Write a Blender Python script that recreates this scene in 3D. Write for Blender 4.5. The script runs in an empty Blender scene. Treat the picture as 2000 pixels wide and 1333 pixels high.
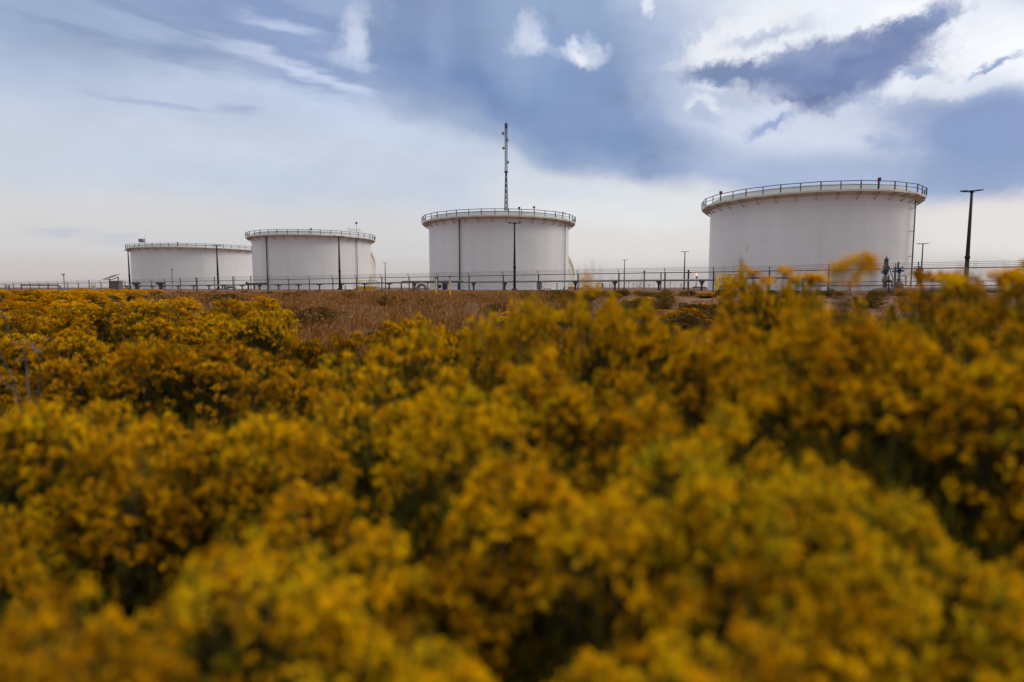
import bpy, math, random
import numpy as np
from mathutils import Vector, Matrix

R_ = math.radians
scene = bpy.context.scene
COL = scene.collection
F = 1160.0
PITCH = math.atan(104.5 / F)
CP, SP = math.cos(PITCH), math.sin(PITCH)
CZ = 0.80

def srgb(r, g, b):
    def f(c):
        c /= 255.0
        return c / 12.92 if c <= 0.04045 else ((c + 0.055) / 1.055) ** 2.4
    return (f(r), f(g), f(b), 1.0)

def ray(px, py):
    u = (px - 1000) / F; v = (666.5 - py) / F
    return Vector((u, CP + v * SP, -SP + v * CP))

def P(px, py, Y):
    """world point seen at a photograph pixel at depth Y"""
    d = ray(px, py)
    return Vector((0, 0, CZ)) + d * (Y / d.y)

def azel(px, py):
    d = ray(px, py).normalized()
    return math.atan2(d.x, d.y) * 1000, math.asin(d.z) * 1000

# ------------------------------------------------------------------ terrain
FA, FB = 64.0, -0.6086          # the security fence stands on the line Y = FA + FB*X
def fence_Y(px):
    return FA / (1 + 0.6086 * (px - 1000) / F)
RAILPTS = [(-60, 557.0), (10, 555.5), (250, 551.7), (490, 547.5), (772, 542.2), (1180, 534.7), (1394, 531.6), (1650, 527.0), (2000, 521.5), (2300, 516.5)]
def interp(pts, x):
    if x <= pts[0][0]: return pts[0][1]
    for (a, b), (c, d) in zip(pts, pts[1:]):
        if x <= c: return b + (d - b) * (x - a) / (c - a)
    return pts[-1][1]
def rail_pt(px):
    return P(px, interp(RAILPTS, px), fence_Y(px))
FENCE_H = 2.0
def sstep(t):
    t = np.clip(t, 0, 1); return t * t * (3 - 2 * t)
_fx = [rail_pt(p) for p in range(-60, 2301, 40)]
FXX = np.array([p.x for p in _fx]); FXZ = np.array([p.z - FENCE_H for p in _fx])
def ground_z(x, y):
    x = np.asarray(x, float); y = np.asarray(y, float)
    r = np.hypot(x, y)
    s = (y - FA - FB * x) / math.hypot(1, FB)
    # nearest spot on the fence line
    t = (x + (y - FA) * FB) / (1 + FB * FB)
    zf = np.interp(t, FXX, FXZ)
    near = -0.45 + 0.06 * np.sin(x * 0.9 + 1) * np.cos(y * 0.7)
    near = near + 0.30 * sstep((x + 0.15) / 1.0) * sstep((y - 0.9) / 0.8)
    k = sstep((r - 5) / 30)
    zb = near * (1 - k) + np.minimum(zf, 0.2) * k
    q = sstep((s + 14) / 12)
    zb = zb * (1 - q) + zf * q
    pad = sstep((s - 2.0) / 12)
    z = zb * (1 - pad) + 0.35 * pad
    z = z + (1 - pad) * 0.03 * np.sin(x * 0.31 + 2) * np.sin(y * 0.27 + x * 0.1)
    return z
def gz(x, y): return float(ground_z(x, y))

# ---------------------------------------------------------------- materials
def newmat(name):
    m = bpy.data.materials.new(name); m.use_nodes = True
    nt = m.node_tree; nt.nodes.clear()
    out = nt.nodes.new('ShaderNodeOutputMaterial')
    return m, nt, out

def N(nt, t, **kw):
    n = nt.nodes.new(t)
    for k, v in kw.items(): setattr(n, k, v)
    return n

def mat(name, c1, c2=None, rough=0.5, metal=0.0, scale=1.5, bump=0.0, stretch=(1, 1, 1), bscale=None, spec=0.5):
    m, nt, out = newmat(name)
    L = nt.links.new
    b = N(nt, 'ShaderNodeBsdfPrincipled')
    b.inputs['Roughness'].default_value = rough; b.inputs['Metallic'].default_value = metal
    b.inputs['Specular IOR Level'].default_value = spec
    tc = N(nt, 'ShaderNodeTexCoord'); mp = N(nt, 'ShaderNodeMapping')
    mp.inputs['Scale'].default_value = stretch
    L(tc.outputs['Object'], mp.inputs['Vector'])
    nz = N(nt, 'ShaderNodeTexNoise'); nz.inputs['Scale'].default_value = scale; nz.inputs['Detail'].default_value = 6
    L(mp.outputs[0], nz.inputs['Vector'])
    cr = N(nt, 'ShaderNodeValToRGB')
    cr.color_ramp.elements[0].position = 0.3; cr.color_ramp.elements[1].position = 0.7
    cr.color_ramp.elements[0].color = (*c1[:3], 1); cr.color_ramp.elements[1].color = (*(c2 or c1)[:3], 1)
    L(nz.outputs['Fac'], cr.inputs[0]); L(cr.outputs[0], b.inputs['Base Color'])
    if bump:
        n2 = N(nt, 'ShaderNodeTexNoise'); n2.inputs['Scale'].default_value = bscale or scale * 4; n2.inputs['Detail'].default_value = 4
        L(tc.outputs['Object'], n2.inputs['Vector'])
        bp = N(nt, 'ShaderNodeBump'); bp.inputs['Strength'].default_value = bump; bp.inputs['Distance'].default_value = 0.02
        L(n2.outputs['Fac'], bp.inputs['Height']); L(bp.outputs[0], b.inputs['Normal'])
    L(b.outputs[0], out.inputs[0])
    return m

def tank_mat():
    m, nt, out = newmat('tank_white_paint'); L = nt.links.new
    b = N(nt, 'ShaderNodeBsdfPrincipled'); b.inputs['Roughness'].default_value = 0.42
    tc = N(nt, 'ShaderNodeTexCoord')
    # faint runs of dirt down the plates
    mp = N(nt, 'ShaderNodeMapping'); mp.inputs['Scale'].default_value = (1, 1, 0.07)
    L(tc.outputs['Object'], mp.inputs['Vector'])
    n1 = N(nt, 'ShaderNodeTexNoise'); n1.inputs['Scale'].default_value = 0.7; n1.inputs['Detail'].default_value = 7
    L(mp.outputs[0], n1.inputs['Vector'])
    n2 = N(nt, 'ShaderNodeTexNoise'); n2.inputs['Scale'].default_value = 0.16; n2.inputs['Detail'].default_value = 5
    L(tc.outputs['Object'], n2.inputs['Vector'])
    cr = N(nt, 'ShaderNodeValToRGB')
    cr.color_ramp.elements[0].position = 0.3; cr.color_ramp.elements[0].color = (0.77, 0.76, 0.745, 1)
    cr.color_ramp.elements[1].position = 0.62; cr.color_ramp.elements[1].color = (0.82, 0.815, 0.80, 1)
    L(n1.outputs['Fac'], cr.inputs[0])
    cr2 = N(nt, 'ShaderNodeValToRGB')
    cr2.color_ramp.elements[0].position = 0.35; cr2.color_ramp.elements[0].color = (0.93, 0.93, 0.935, 1)
    cr2.color_ramp.elements[1].position = 0.65; cr2.color_ramp.elements[1].color = (1, 1, 1, 1)
    L(n2.outputs['Fac'], cr2.inputs[0])
    mx = N(nt, 'ShaderNodeMix', data_type='RGBA', blend_type='MULTIPLY'); mx.inputs[0].default_value = 1
    L(cr.outputs[0], mx.inputs[6]); L(cr2.outputs[0], mx.inputs[7])
    # weld lines between the plate courses, every 2.4 m
    sx = N(nt, 'ShaderNodeSeparateXYZ'); L(tc.outputs['Object'], sx.inputs[0])
    md = N(nt, 'ShaderNodeMath', operation='FLOORED_MODULO'); md.inputs[1].default_value = 2.4
    L(sx.outputs['Z'], md.inputs[0])
    lt = N(nt, 'ShaderNodeMath', operation='LESS_THAN'); lt.inputs[1].default_value = 0.05
    L(md.outputs[0], lt.inputs[0])
    mx2 = N(nt, 'ShaderNodeMix', data_type='RGBA', blend_type='MULTIPLY')
    ml = N(nt, 'ShaderNodeMath', operation='MULTIPLY'); ml.inputs[1].default_value = 0.55
    L(lt.outputs[0], ml.inputs[0]); L(ml.outputs[0], mx2.inputs[0])
    L(mx.outputs[2], mx2.inputs[6]); mx2.inputs[7].default_value = (0.8, 0.8, 0.8, 1)
    L(mx2.outputs[2], b.inputs['Base Color'])
    L(b.outputs[0], out.inputs[0])
    return m

def leafy_mat(name, ramp, trans=0.35, rough=0.8):
    """ramp picked by a per-face 'tint' attribute; thin petals and leaves let some light through"""
    m, nt, out = newmat(name); L = nt.links.new
    at = N(nt, 'ShaderNodeAttribute'); at.attribute_name = 'tint'
    oi = N(nt, 'ShaderNodeObjectInfo')
    ma = N(nt, 'ShaderNodeMath', operation='MULTIPLY_ADD'); ma.inputs[1].default_value = 0.54; ma.inputs[2].default_value = -0.27
    L(oi.outputs['Random'], ma.inputs[0])
    ad = N(nt, 'ShaderNodeMath', operation='ADD', use_clamp=True)
    sc = N(nt, 'ShaderNodeSeparateColor'); L(oi.outputs['Color'], sc.inputs[0])
    a0 = N(nt, 'ShaderNodeMath', operation='ADD'); L(sc.outputs[0], a0.inputs[0]); L(ma.outputs[0], a0.inputs[1])
    a1 = N(nt, 'ShaderNodeMath', operation='SUBTRACT'); L(a0.outputs[0], a1.inputs[0]); a1.inputs[1].default_value = 1.0
    L(at.outputs['Fac'], ad.inputs[0]); L(a1.outputs[0], ad.inputs[1])
    cr = N(nt, 'ShaderNodeValToRGB')
    e = cr.color_ramp.elements
    e[0].position = ramp[0][0]; e[0].color = (*ramp[0][1], 1)
    e[1].position = ramp[-1][0]; e[1].color = (*ramp[-1][1], 1)
    for p, c in ramp[1:-1]:
        x = e.new(p); x.color = (*c, 1)
    L(ad.outputs[0], cr.inputs[0])
    d = N(nt, 'ShaderNodeBsdfDiffuse'); t = N(nt, 'ShaderNodeBsdfTranslucent')
    L(cr.outputs[0], d.inputs[0]); L(cr.outputs[0], t.inputs[0])
    ms = N(nt, 'ShaderNodeMixShader'); ms.inputs[0].default_value = trans
    L(d.outputs[0], ms.inputs[1]); L(t.outputs[0], ms.inputs[2])
    L(ms.outputs[0], out.inputs[0])
    return m

M = {}
M['tank'] = tank_mat()
M['roof'] = mat('tank_roof_paint', (0.60, 0.62, 0.60), (0.7, 0.7, 0.68), 0.55, scale=0.4)
M['girder'] = mat('cream_girder_paint', (0.60, 0.57, 0.50), (0.70, 0.67, 0.60), 0.6, scale=0.8)
M['bracket'] = mat('bracket_paint', (0.42, 0.38, 0.34), (0.55, 0.5, 0.45), 0.6, scale=2)
M['rail'] = mat('dark_rail_steel', (0.035, 0.045, 0.07), (0.07, 0.08, 0.11), 0.55, 0.3, scale=4)
M['red'] = mat('faded_red_box', (0.10, 0.006, 0.006), (0.16, 0.012, 0.01), 0.6, scale=6)
M['black'] = mat('black_pole_paint', (0.010, 0.010, 0.012), (0.02, 0.019, 0.02), 0.6, scale=3, spec=0.25)
M['galv'] = mat('galvanised_steel', (0.17, 0.17, 0.18), (0.30, 0.30, 0.31), 0.55, 0.5, scale=5)
M['post'] = mat('weathered_fence_post', (0.07, 0.07, 0.08), (0.13, 0.13, 0.14), 0.6, 0.3, scale=6)
M['wire'] = mat('weathered_wire', (0.06, 0.06, 0.07), (0.12, 0.12, 0.13), 0.6, 0.3, scale=9)
M['dpipe'] = mat('grey_green_drain_pipe', (0.07, 0.08, 0.08), (0.11, 0.12, 0.12), 0.5, 0.1, scale=2)
M['pipe'] = mat('grey_pipe', (0.20, 0.19, 0.19), (0.32, 0.30, 0.29), 0.6, 0.0, scale=1.2, bump=0.3)
M['brownpipe'] = mat('rusty_brown_pipe', (0.10, 0.065, 0.05), (0.20, 0.14, 0.11), 0.75, 0.0, scale=2.0, bump=0.4)
M['support'] = mat('dark_pipe_support', (0.03, 0.025, 0.023), (0.055, 0.048, 0.045), 0.75, scale=4, spec=0.2)
M['beige'] = mat('sand_coated_pipe', (0.13, 0.085, 0.055), (0.24, 0.175, 0.125), 0.75, scale=1.5, bump=0.5)
M['blue'] = mat('blue_valve_paint', (0.006, 0.022, 0.10), (0.012, 0.042, 0.17), 0.6, scale=5, spec=0.2)
M['yellow'] = mat('yellow_safety_paint', (0.66, 0.36, 0.006), (0.82, 0.48, 0.008), 0.75, scale=3, spec=0.15)
M['paleyellow'] = mat('pale_yellow_paint', (0.62, 0.52, 0.26), (0.74, 0.64, 0.36), 0.55, scale=2)
M['marker'] = mat('marker_yellow_plastic', (0.70, 0.42, 0.01), (0.80, 0.52, 0.02), 0.45, scale=8)
M['decal'] = mat('faded_marker_decal', (0.30, 0.30, 0.16), (0.62, 0.60, 0.42), 0.6, scale=30)
M['olive'] = mat('olive_cap_plastic', (0.10, 0.085, 0.01), (0.16, 0.13, 0.02), 0.6, scale=8)
M['maroon'] = mat('maroon_skid_paint', (0.09, 0.015, 0.012), (0.14, 0.03, 0.02), 0.6, scale=3)
M['brown'] = mat('brown_cabinet_paint', (0.10, 0.08, 0.06), (0.15, 0.12, 0.09), 0.6, scale=3)
M['shed'] = mat('weathered_grey_boards', (0.10, 0.085, 0.08), (0.17, 0.15, 0.14), 0.8, scale=3, stretch=(6, 6, 0.6), bump=0.5)
M['solar'] = mat('pale_blue_panel_glass', (0.22, 0.30, 0.42), (0.32, 0.40, 0.52), 0.2, scale=3)
M['sign'] = mat('faded_sign_face', (0.45, 0.43, 0.52), (0.66, 0.64, 0.70), 0.5, scale=9)
M['dish'] = mat('antenna_grey', (0.12, 0.12, 0.13), (0.24, 0.23, 0.23), 0.5, scale=4)
M['tower'] = mat('tower_steel', (0.035, 0.045, 0.07), (0.07, 0.08, 0.11), 0.6, 0.2, scale=4)
M['deadwood'] = mat('grey_dead_wood', (0.055, 0.042, 0.034), (0.13, 0.10, 0.08), 0.9, scale=20)

def emit_mat(name, col, s):
    m, nt, out = newmat(name)
    e = N(nt, 'ShaderNodeEmission'); e.inputs[0].default_value = (*col, 1); e.inputs[1].default_value = s
    nt.links.new(e.outputs[0], out.inputs[0]); return m
M['flame'] = emit_mat('gas_flame', (1.0, 0.55, 0.30), 1.6)

M['floret'] = leafy_mat('golden_florets', [(0.0, (0.31, 0.13, 0.002)), (0.25, (0.60, 0.262, 0.002)), (0.5, (0.83, 0.42, 0.002)), (0.75, (0.80, 0.46, 0.003)), (1.0, (0.46, 0.35, 0.010))], 0.18)
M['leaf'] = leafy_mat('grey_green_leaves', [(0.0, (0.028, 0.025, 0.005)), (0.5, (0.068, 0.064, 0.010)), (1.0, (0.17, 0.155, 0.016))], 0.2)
M['stem'] = mat('woody_stems', (0.035, 0.028, 0.015), (0.10, 0.08, 0.05), 0.9, scale=15)
M['drygrass'] = leafy_mat('dry_grass_blades', [(0.0, (0.15, 0.055, 0.018)), (0.4, (0.30, 0.128, 0.036)), (0.75, (0.40, 0.21, 0.075)), (1.0, (0.52, 0.38, 0.22))], 0.3)
M['lowscrub'] = leafy_mat('olive_brown_scrub', [(0.0, (0.06, 0.04, 0.012)), (0.5, (0.19, 0.11, 0.02)), (1.0, (0.36, 0.22, 0.03))], 0.3)

def ground_material():
    m, nt, out = newmat('dry_soil'); L = nt.links.new
    b = N(nt, 'ShaderNodeBsdfPrincipled'); b.inputs['Roughness'].default_value = 0.95
    b.inputs['Specular IOR Level'].default_value = 0.1
    tc = N(nt, 'ShaderNodeTexCoord')
    n1 = N(nt, 'ShaderNodeTexNoise'); n1.inputs['Scale'].default_value = 0.35; n1.inputs['Detail'].default_value = 8
    n2 = N(nt, 'ShaderNodeTexNoise'); n2.inputs['Scale'].default_value = 7; n2.inputs['Detail'].default_value = 8
    L(tc.outputs['Object'], n1.inputs['Vector']); L(tc.outputs['Object'], n2.inputs['Vector'])
    cr = N(nt, 'ShaderNodeValToRGB')
    cr.color_ramp.elements[0].position = 0.35; cr.color_ramp.elements[0].color = (0.155, 0.077, 0.042, 1)
    cr.color_ramp.elements[1].position = 0.65; cr.color_ramp.elements[1].color = (0.28, 0.158, 0.095, 1)
    L(n1.outputs['Fac'], cr.inputs[0])
    cr2 = N(nt, 'ShaderNodeValToRGB')
    cr2.color_ramp.elements[0].position = 0.35; cr2.color_ramp.elements[0].color = (0.55, 0.55, 0.55, 1)
    cr2.color_ramp.elements[1].position = 0.7; cr2.color_ramp.elements[1].color = (1.15, 1.1, 1.1, 1)
    L(n2.outputs['Fac'], cr2.inputs[0])
    mx = N(nt, 'ShaderNodeMix', data_type='RGBA', blend_type='MULTIPLY'); mx.inputs[0].default_value = 1
    L(cr.outputs[0], mx.inputs[6]); L(cr2.outputs[0], mx.inputs[7]); L(mx.outputs[2], b.inputs['Base Color'])
    bp = N(nt, 'ShaderNodeBump'); bp.inputs['Strength'].default_value = 0.8; bp.inputs['Distance'].default_value = 0.05
    L(n2.outputs['Fac'], bp.inputs['Height']); L(bp.outputs[0], b.inputs['Normal'])
    L(b.outputs[0], out.inputs[0]); return m
M['ground'] = ground_material()

# ------------------------------------------------------------- mesh helpers
class MB:
    def __init__(s): s.v = []; s.f = []
    def add(s, vs, fs):
        o = len(s.v); s.v += [Vector(x) for x in vs]; s.f += [tuple(i + o for i in f) for f in fs]; return s
    def box(s, c, size, rz=0.0, M3=None):
        x, y, z = [a / 2 for a in size]
        R = M3 or Matrix.Rotation(rz, 3, 'Z')
        vs = [Vector(c) + R @ Vector((sx * x, sy * y, sz * z)) for sx in (-1, 1) for sy in (-1, 1) for sz in (-1, 1)]
        return s.add(vs, [(0, 1, 3, 2), (4, 6, 7, 5), (0, 4, 5, 1), (2, 3, 7, 6), (0, 2, 6, 4), (1, 5, 7, 3)])
    def tube(s, pts, r, n=8, cap=True):
        pts = [Vector(p) for p in pts]
        rs = r if isinstance(r, (list, tuple)) else [r] * len(pts)
        vs = []; prev = None
        for i, p in enumerate(pts):
            if i == 0: t = pts[1] - p
            elif i == len(pts) - 1: t = p - pts[i - 1]
            else: t = (pts[i + 1] - p).normalized() + (p - pts[i - 1]).normalized()
            t.normalize()
            if prev is None:
                a = Vector((0, 0, 1)) if abs(t.z) < 0.9 else Vector((1, 0, 0))
                e1 = t.cross(a).normalized()
            else:
                e1 = (prev - t * prev.dot(t)).normalized()
            prev = e1; e2 = t.cross(e1)
            for k in range(n):
                an = 2 * math.pi * k / n
                vs.append(p + (e1 * math.cos(an) + e2 * math.sin(an)) * rs[i])
        fs = []
        for i in range(len(pts) - 1):
            for k in range(n):
                fs.append((i * n + k, i * n + (k + 1) % n, (i + 1) * n + (k + 1) % n, (i + 1) * n + k))
        if cap:
            fs.append(tuple(range(n - 1, -1, -1))); fs.append(tuple((len(pts) - 1) * n + k for k in range(n)))
        return s.add(vs, fs)
    def bar(s, a, b, w, h=None):
        """square bar between two points"""
        a = Vector(a); b = Vector(b); d = b - a; L = d.length; h = h or w
        z = d.normalized(); up = Vector((0, 0, 1)) if abs(z.z) < 0.95 else Vector((0, 1, 0))
        x = up.cross(z).normalized(); y = z.cross(x)
        R = Matrix((x, y, z)).transposed()
        return s.box((a + b) / 2, (w, h, L), M3=R)
    def lathe(s, c, prof, n=24):
        """prof: list of (r, z) from bottom to top round a vertical axis at c"""
        c = Vector(c); vs = []
        for r, z in prof:
            for k in range(n):
                a = 2 * math.pi * k / n
                vs.append(c + Vector((r * math.cos(a), r * math.sin(a), z)))
        fs = []
        for i in range(len(prof) - 1):
            for k in range(n):
                fs.append((i * n + k, i * n + (k + 1) % n, (i + 1) * n + (k + 1) % n, (i + 1) * n + k))
        if prof[0][0] > 0: fs.append(tuple(range(n - 1, -1, -1)))
        if prof[-1][0] > 0: fs.append(tuple((len(prof) - 1) * n + k for k in range(n)))
        return s.add(vs, fs)
    def build(s, name, m, parent=None, loc=None, smooth=False):
        me = bpy.data.meshes.new(name)
        o = Vector(loc) if loc is not None else (parent_origin(parent) if parent else Vector((0, 0, 0)))
        me.from_pydata([tuple(v - o) for v in s.v], [], s.f)
        me.materials.append(m)
        if smooth:
            me.polygons.foreach_set('use_smooth', [True] * len(me.polygons))
        me.update()
        ob = bpy.data.objects.new(name, me); COL.objects.link(ob)
        if parent: ob.parent = parent
        else: ob.location = o
        return ob

def parent_origin(p):
    o = Vector(p.location)
    while p.parent: p = p.parent; o = o + Vector(p.location)
    return o

def tag(o, label=None, cat=None, group=None, kind=None):
    if label: o['label'] = label
    if cat: o['category'] = cat
    if group: o['group'] = group
    if kind: o['kind'] = kind
    return o

def thing(name, label, cat, loc, group=None, rz=0.0):
    o = bpy.data.objects.new(name, None); COL.objects.link(o)
    o.empty_display_size = 0.3
    o.location = loc; o.rotation_euler.z = rz
    return tag(o, label, cat, group)

def copy_tree(root, loc, label=None, group=None):
    r = root.copy(); COL.objects.link(r); r.location = loc
    if label: r['label'] = label
    if group: r['group'] = group
    for ch in list(root.children):
        c = ch.copy(); COL.objects.link(c); c.parent = r
        for g in list(ch.children):
            d = g.copy(); COL.objects.link(d); d.parent = c
    return r

def onground(px, Y):
    p = P(px, 562, Y); return Vector((p.x, Y, gz(p.x, Y)))

# ------------------------------------------------------------------- ground
def make_ground():
    nr, na = 260, 360
    rr = np.concatenate([np.linspace(0.15, 40, 110), np.geomspace(41, 330, 110), np.geomspace(345, 9000, 40)])
    nr = len(rr)
    aa = np.linspace(0, 2 * np.pi, na, endpoint=False)
    X = rr[:, None] * np.sin(aa)[None, :]; Y = rr[:, None] * np.cos(aa)[None, :]
    Z = ground_z(X, Y)
    rng = np.random.default_rng(3)
    Z = Z + rng.normal(0, 1, Z.shape) * np.where(rr < 60, 0.008, 0.0)[:, None]
    v = np.stack([X, Y, Z], -1).reshape(-1, 3)
    v = np.vstack([v, [[0, 0, gz(0, 0)]]])
    i = np.arange(nr - 1)[:, None] * na; k = np.arange(na)[None, :]; k2 = (k + 1) % na
    q = np.stack([i + k, i + na + k, i + na + k2, i + k2], -1).reshape(-1, 4)
    faces = [tuple(f) for f in q.tolist()] + [(nr * na, a, (a + 1) % na) for a in range(na)]
    me = bpy.data.meshes.new('ground'); me.from_pydata(v.tolist(), [], faces)
    me.polygons.foreach_set('use_smooth', [True] * len(me.polygons))
    me.materials.append(M['ground']); me.update()
    o = bpy.data.objects.new('ground', me); COL.objects.link(o)
    o['kind'] = 'structure'
make_ground()

# -------------------------------------------------------------------- tanks
ROT = Matrix.Rotation
def tank(az, D, R, zdeck, label, beacons=(), drains=(), stair=None, nposts=40, extras=None):
    az = R_(az)
    c = Vector((math.sin(az) * D, math.cos(az) * D, 0.35))
    t = thing('storage_tank', label, 'storage tank', c, 'white storage tanks')
    H = zdeck - 0.35
    Ro = R + 1.5
    # facing angle (towards the camera)
    face = math.atan2(-c.y, -c.x)
    MB().lathe(c, [(R + .12, -0.3), (R + .12, 0.12), (R, 0.12), (R, H + 0.5)], 160).build('shell', M['tank'], t, smooth=False)
    sh = t.children[0]
    MB().lathe(c, [(R + 0.04, H + 0.5), (R + 0.04, H + 0.62), (R - 0.5, H + 0.62), (R - 0.5, H + 1.0), (R - 1.2, H + 1.05), (R * .5, H + 1.6), (0.01, H + 1.9)], 120).build('roof', M['roof'], t)
    # wind girder walkway: straight-sided deck with dropped soffit and outer toe plate
    nf = nposts // 2
    w = MB(); rim = []
    for k in range(nf):
        a0 = face + (k + .35) * 2 * math.pi / nf; a1 = face + (k + 1.35) * 2 * math.pi / nf
        o0 = Vector((math.cos(a0), math.sin(a0), 0)); o1 = Vector((math.cos(a1), math.sin(a1), 0))
        rim.append(c + o0 * Ro)
        ri = R + 0.01
        vs = []
        for o in (o0, o1):
            vs += [c + o * ri + Vector((0, 0, H)), c + o * Ro + Vector((0, 0, H)), c + o * Ro + Vector((0, 0, H - 0.28)), c + o * (Ro - 0.25) + Vector((0, 0, H - 0.30)), c + o * ri + Vector((0, 0, H - 0.62))]
        # the inner edge sits inside the shell so that chords never open a gap
        for idx, o in ((0, o0), (5, o1), (4, o0), (9, o1)):
            vs[idx] = c + o * (ri - 0.3) + Vector((0, 0, vs[idx].z - c.z))
        w.add(vs, [(0, 1, 6, 5), (1, 2, 7, 6), (2, 3, 8, 7), (3, 4, 9, 8)])
    w.build('walkway', M['girder'], t)
    # handrail
    hr = MB(); rim.append(rim[0]); RS = 1.0 if D < 120 else 1.1
    ins = 0.06
    for p, q in zip(rim, rim[1:]):
        p = p + (c - p).normalized() * ins * 1.0; q = q + (c - q).normalized() * ins
        p = Vector((p.x, p.y, c.z + H)); q = Vector((q.x, q.y, c.z + H))
        for hgt, rad in ((1.12, RS * 0.06), (0.58, RS * 0.045)):
            hr.tube([p + Vector((0, 0, hgt)), q + Vector((0, 0, hgt))], rad, 6)
        m_ = (p + q) / 2
        for s_, rr in ((p, RS * 0.085), (m_, RS * 0.07)):
            hr.tube([s_, s_ + Vector((0, 0, 1.14))], rr, 6)
    hr.build('handrail', M['rail'], t)
    # brackets
    nb = 36
    bm = MB()
    a = Vector((R - 0.02, 0, 0)); th = 0.07
    vs = []
    for y in (-th / 2, th / 2):
        vs += [Vector((R - .02, y, H - .5)), Vector((Ro - .15, y, H - .33)), Vector((Ro - .15, y, H - .45)), Vector((R - .02, y, H - 1.35)), Vector((R - .02, y, H - 1.15)), Vector((Ro - .5, y, H - .52)), Vector((R + .1, y, H - .62))]
    fcs = [(0, 1, 5, 6), (1, 2, 5), (5, 2, 3, 4), (7, 13, 12, 8), (8, 12, 9), (12, 11, 10, 9), (2, 9, 10, 3), (4, 11, 12, 5), (6, 5, 12, 13)]
    for k in range(nb):
        ang = face + (k + 0.5) * 2 * math.pi / nb
        if math.cos(ang - face) < -0.25: continue     # far side, nothing of it shows
        if k == 0 or 'bracket_mesh' not in locals():
            b0 = MB().add(vs, fcs)
            me = bpy.data.meshes.new('bracket'); me.from_pydata([tuple(v) for v in b0.v], [], b0.f); me.materials.append(M['bracket'])
            bracket_mesh = me
        ob = bpy.data.objects.new('bracket', bracket_mesh); COL.objects.link(ob); ob.parent = t; ob.rotation_euler.z = ang
    # beacons: px of the box on the rail
    for px in beacons:
        # direction from the camera; front hit on the walkway rim
        d = Vector(((px - 1000) / F, CP + 0.2 * SP, 0)); d.normalize()
        bb = d.dot(Vector((c.x, c.y, 0))); cc = c.x ** 2 + c.y ** 2 - (Ro - .1) ** 2
        s_ = bb - math.sqrt(max(bb * bb - cc, 0))
        q = d * s_
        b = MB()
        b.box((q.x, q.y, c.z + H + 1.28), (0.42, 0.4, 0.46), rz=face)
        b.build('warning_box', M['red'], t)
        MB().tube([(q.x, q.y, c.z + H), (q.x, q.y, c.z + H + 1.0)], 0.08, 6).build('box_post', M['rail'], t)
    for (px, rad, off, matk, dz) in drains:
        d = Vector(((px - 1000) / F, 1.004, 0)); d.normalize()
        bb = d.dot(Vector((c.x, c.y, 0))); cc = c.x ** 2 + c.y ** 2 - (R + off) ** 2
        s_ = bb - math.sqrt(max(bb * bb - cc, 0))
        q = d * s_
        p0 = Vector((q.x, q.y, 0.3)); p1 = Vector((q.x, q.y, c.z + H - dz))
        dp = MB().tube([p0, p1], rad, 10).build('drain_pipe', M[matk], t, smooth=True)
        rad_dir = Vector((q.x - c.x, q.y - c.y, 0)).normalized()
        for hz in (0.36, 0.62, 0.86):
            z = 0.35 + H * hz
            cl = MB(); cl.bar(p0 * 1 + Vector((0, 0, z - p0.z)) + rad_dir * 0.12, Vector((q.x, q.y, z)) - rad_dir * (off + .05), 0.1)
            cl.build('pipe_clamp', M['bracket'], dp)
    if stair:
        a0, sgn, zmax = stair
        a0 = face + R_(a0)
        st = MB(); tr = MB(); hl = MB()
        n = 64; rise = H * 0.92
        span = rise / math.tan(R_(36)) / (R + 1)
        inner, outer = [], []
        for k in range(n + 1):
            f = k / n; a_ = a0 + sgn * span * f; z = c.z + 0.3 + rise * f
            di = Vector((math.cos(a_), math.sin(a_), 0))
            inner.append(c + di * (R + .35) + Vector((0, 0, z - c.z))); outer.append(c + di * (R + 1.35) + Vector((0, 0, z - c.z)))
            if k < n:
                tr.add([inner[-1], outer[-1], outer[-1] + Vector((0, 0, .05)), inner[-1] + Vector((0, 0, .05))], [(0, 1, 2, 3)])
                a2 = a0 + sgn * span * (f + 0.9 / n); d2 = Vector((math.cos(a2), math.sin(a2), 0))
                tr.add([inner[-1], outer[-1], c + d2 * (R + 1.35) + Vector((0, 0, z - c.z)), c + d2 * (R + .35) + Vector((0, 0, z - c.z))], [(0, 1, 2, 3)])
        root = MB()
        for line in (inner, outer):
            for p, q in zip(line, line[1:]):
                root.add([p + Vector((0, 0, -.2)), q + Vector((0, 0, -.2)), q + Vector((0, 0, .16)), p + Vector((0, 0, .16))], [(0, 1, 2, 3)])
        so = root.build('spiral_stair', M['paleyellow'], t)
        tr.build('tread', M['paleyellow'], so)
        for hgt in (0.55, 1.1):
            hl.tube([p + Vector((0, 0, hgt)) for p in outer], 0.045, 6)
        for p in outer[::3]: hl.tube([p, p + Vector((0, 0, 1.1))], 0.04, 5)
        # expanded-metal guard on the outside of the flight
        hl.build('stair_rail', M['paleyellow'], so)
        g = MB()
        for p, q in zip(outer, outer[1:]):
            for j in range(3):
                g.bar(p + Vector((0, 0, .2 + j * .3)), q + Vector((0, 0, .42 + j * .3)), 0.05)
        g.build('stair_guard', M['paleyellow'], so)
    return t, c, H

def rod_on(t, c, H, px, yb, yt, dist, rad=0.06, ball=0.0, name='gauge_mast', matk='rail'):
    p = P(px, yb, dist); q = P(px, yt, dist)
    MB().tube([p - Vector((0, 0, 1.0)), q], rad, 6).build(name, M[matk], t)
    if ball:
        MB().lathe(q, [(0.02, -ball), (ball * .8, -ball * .6), (ball, 0), (ball * .8, ball * .6), (0.02, ball)], 10).build('anemometer', M['rail'], t)

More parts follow.
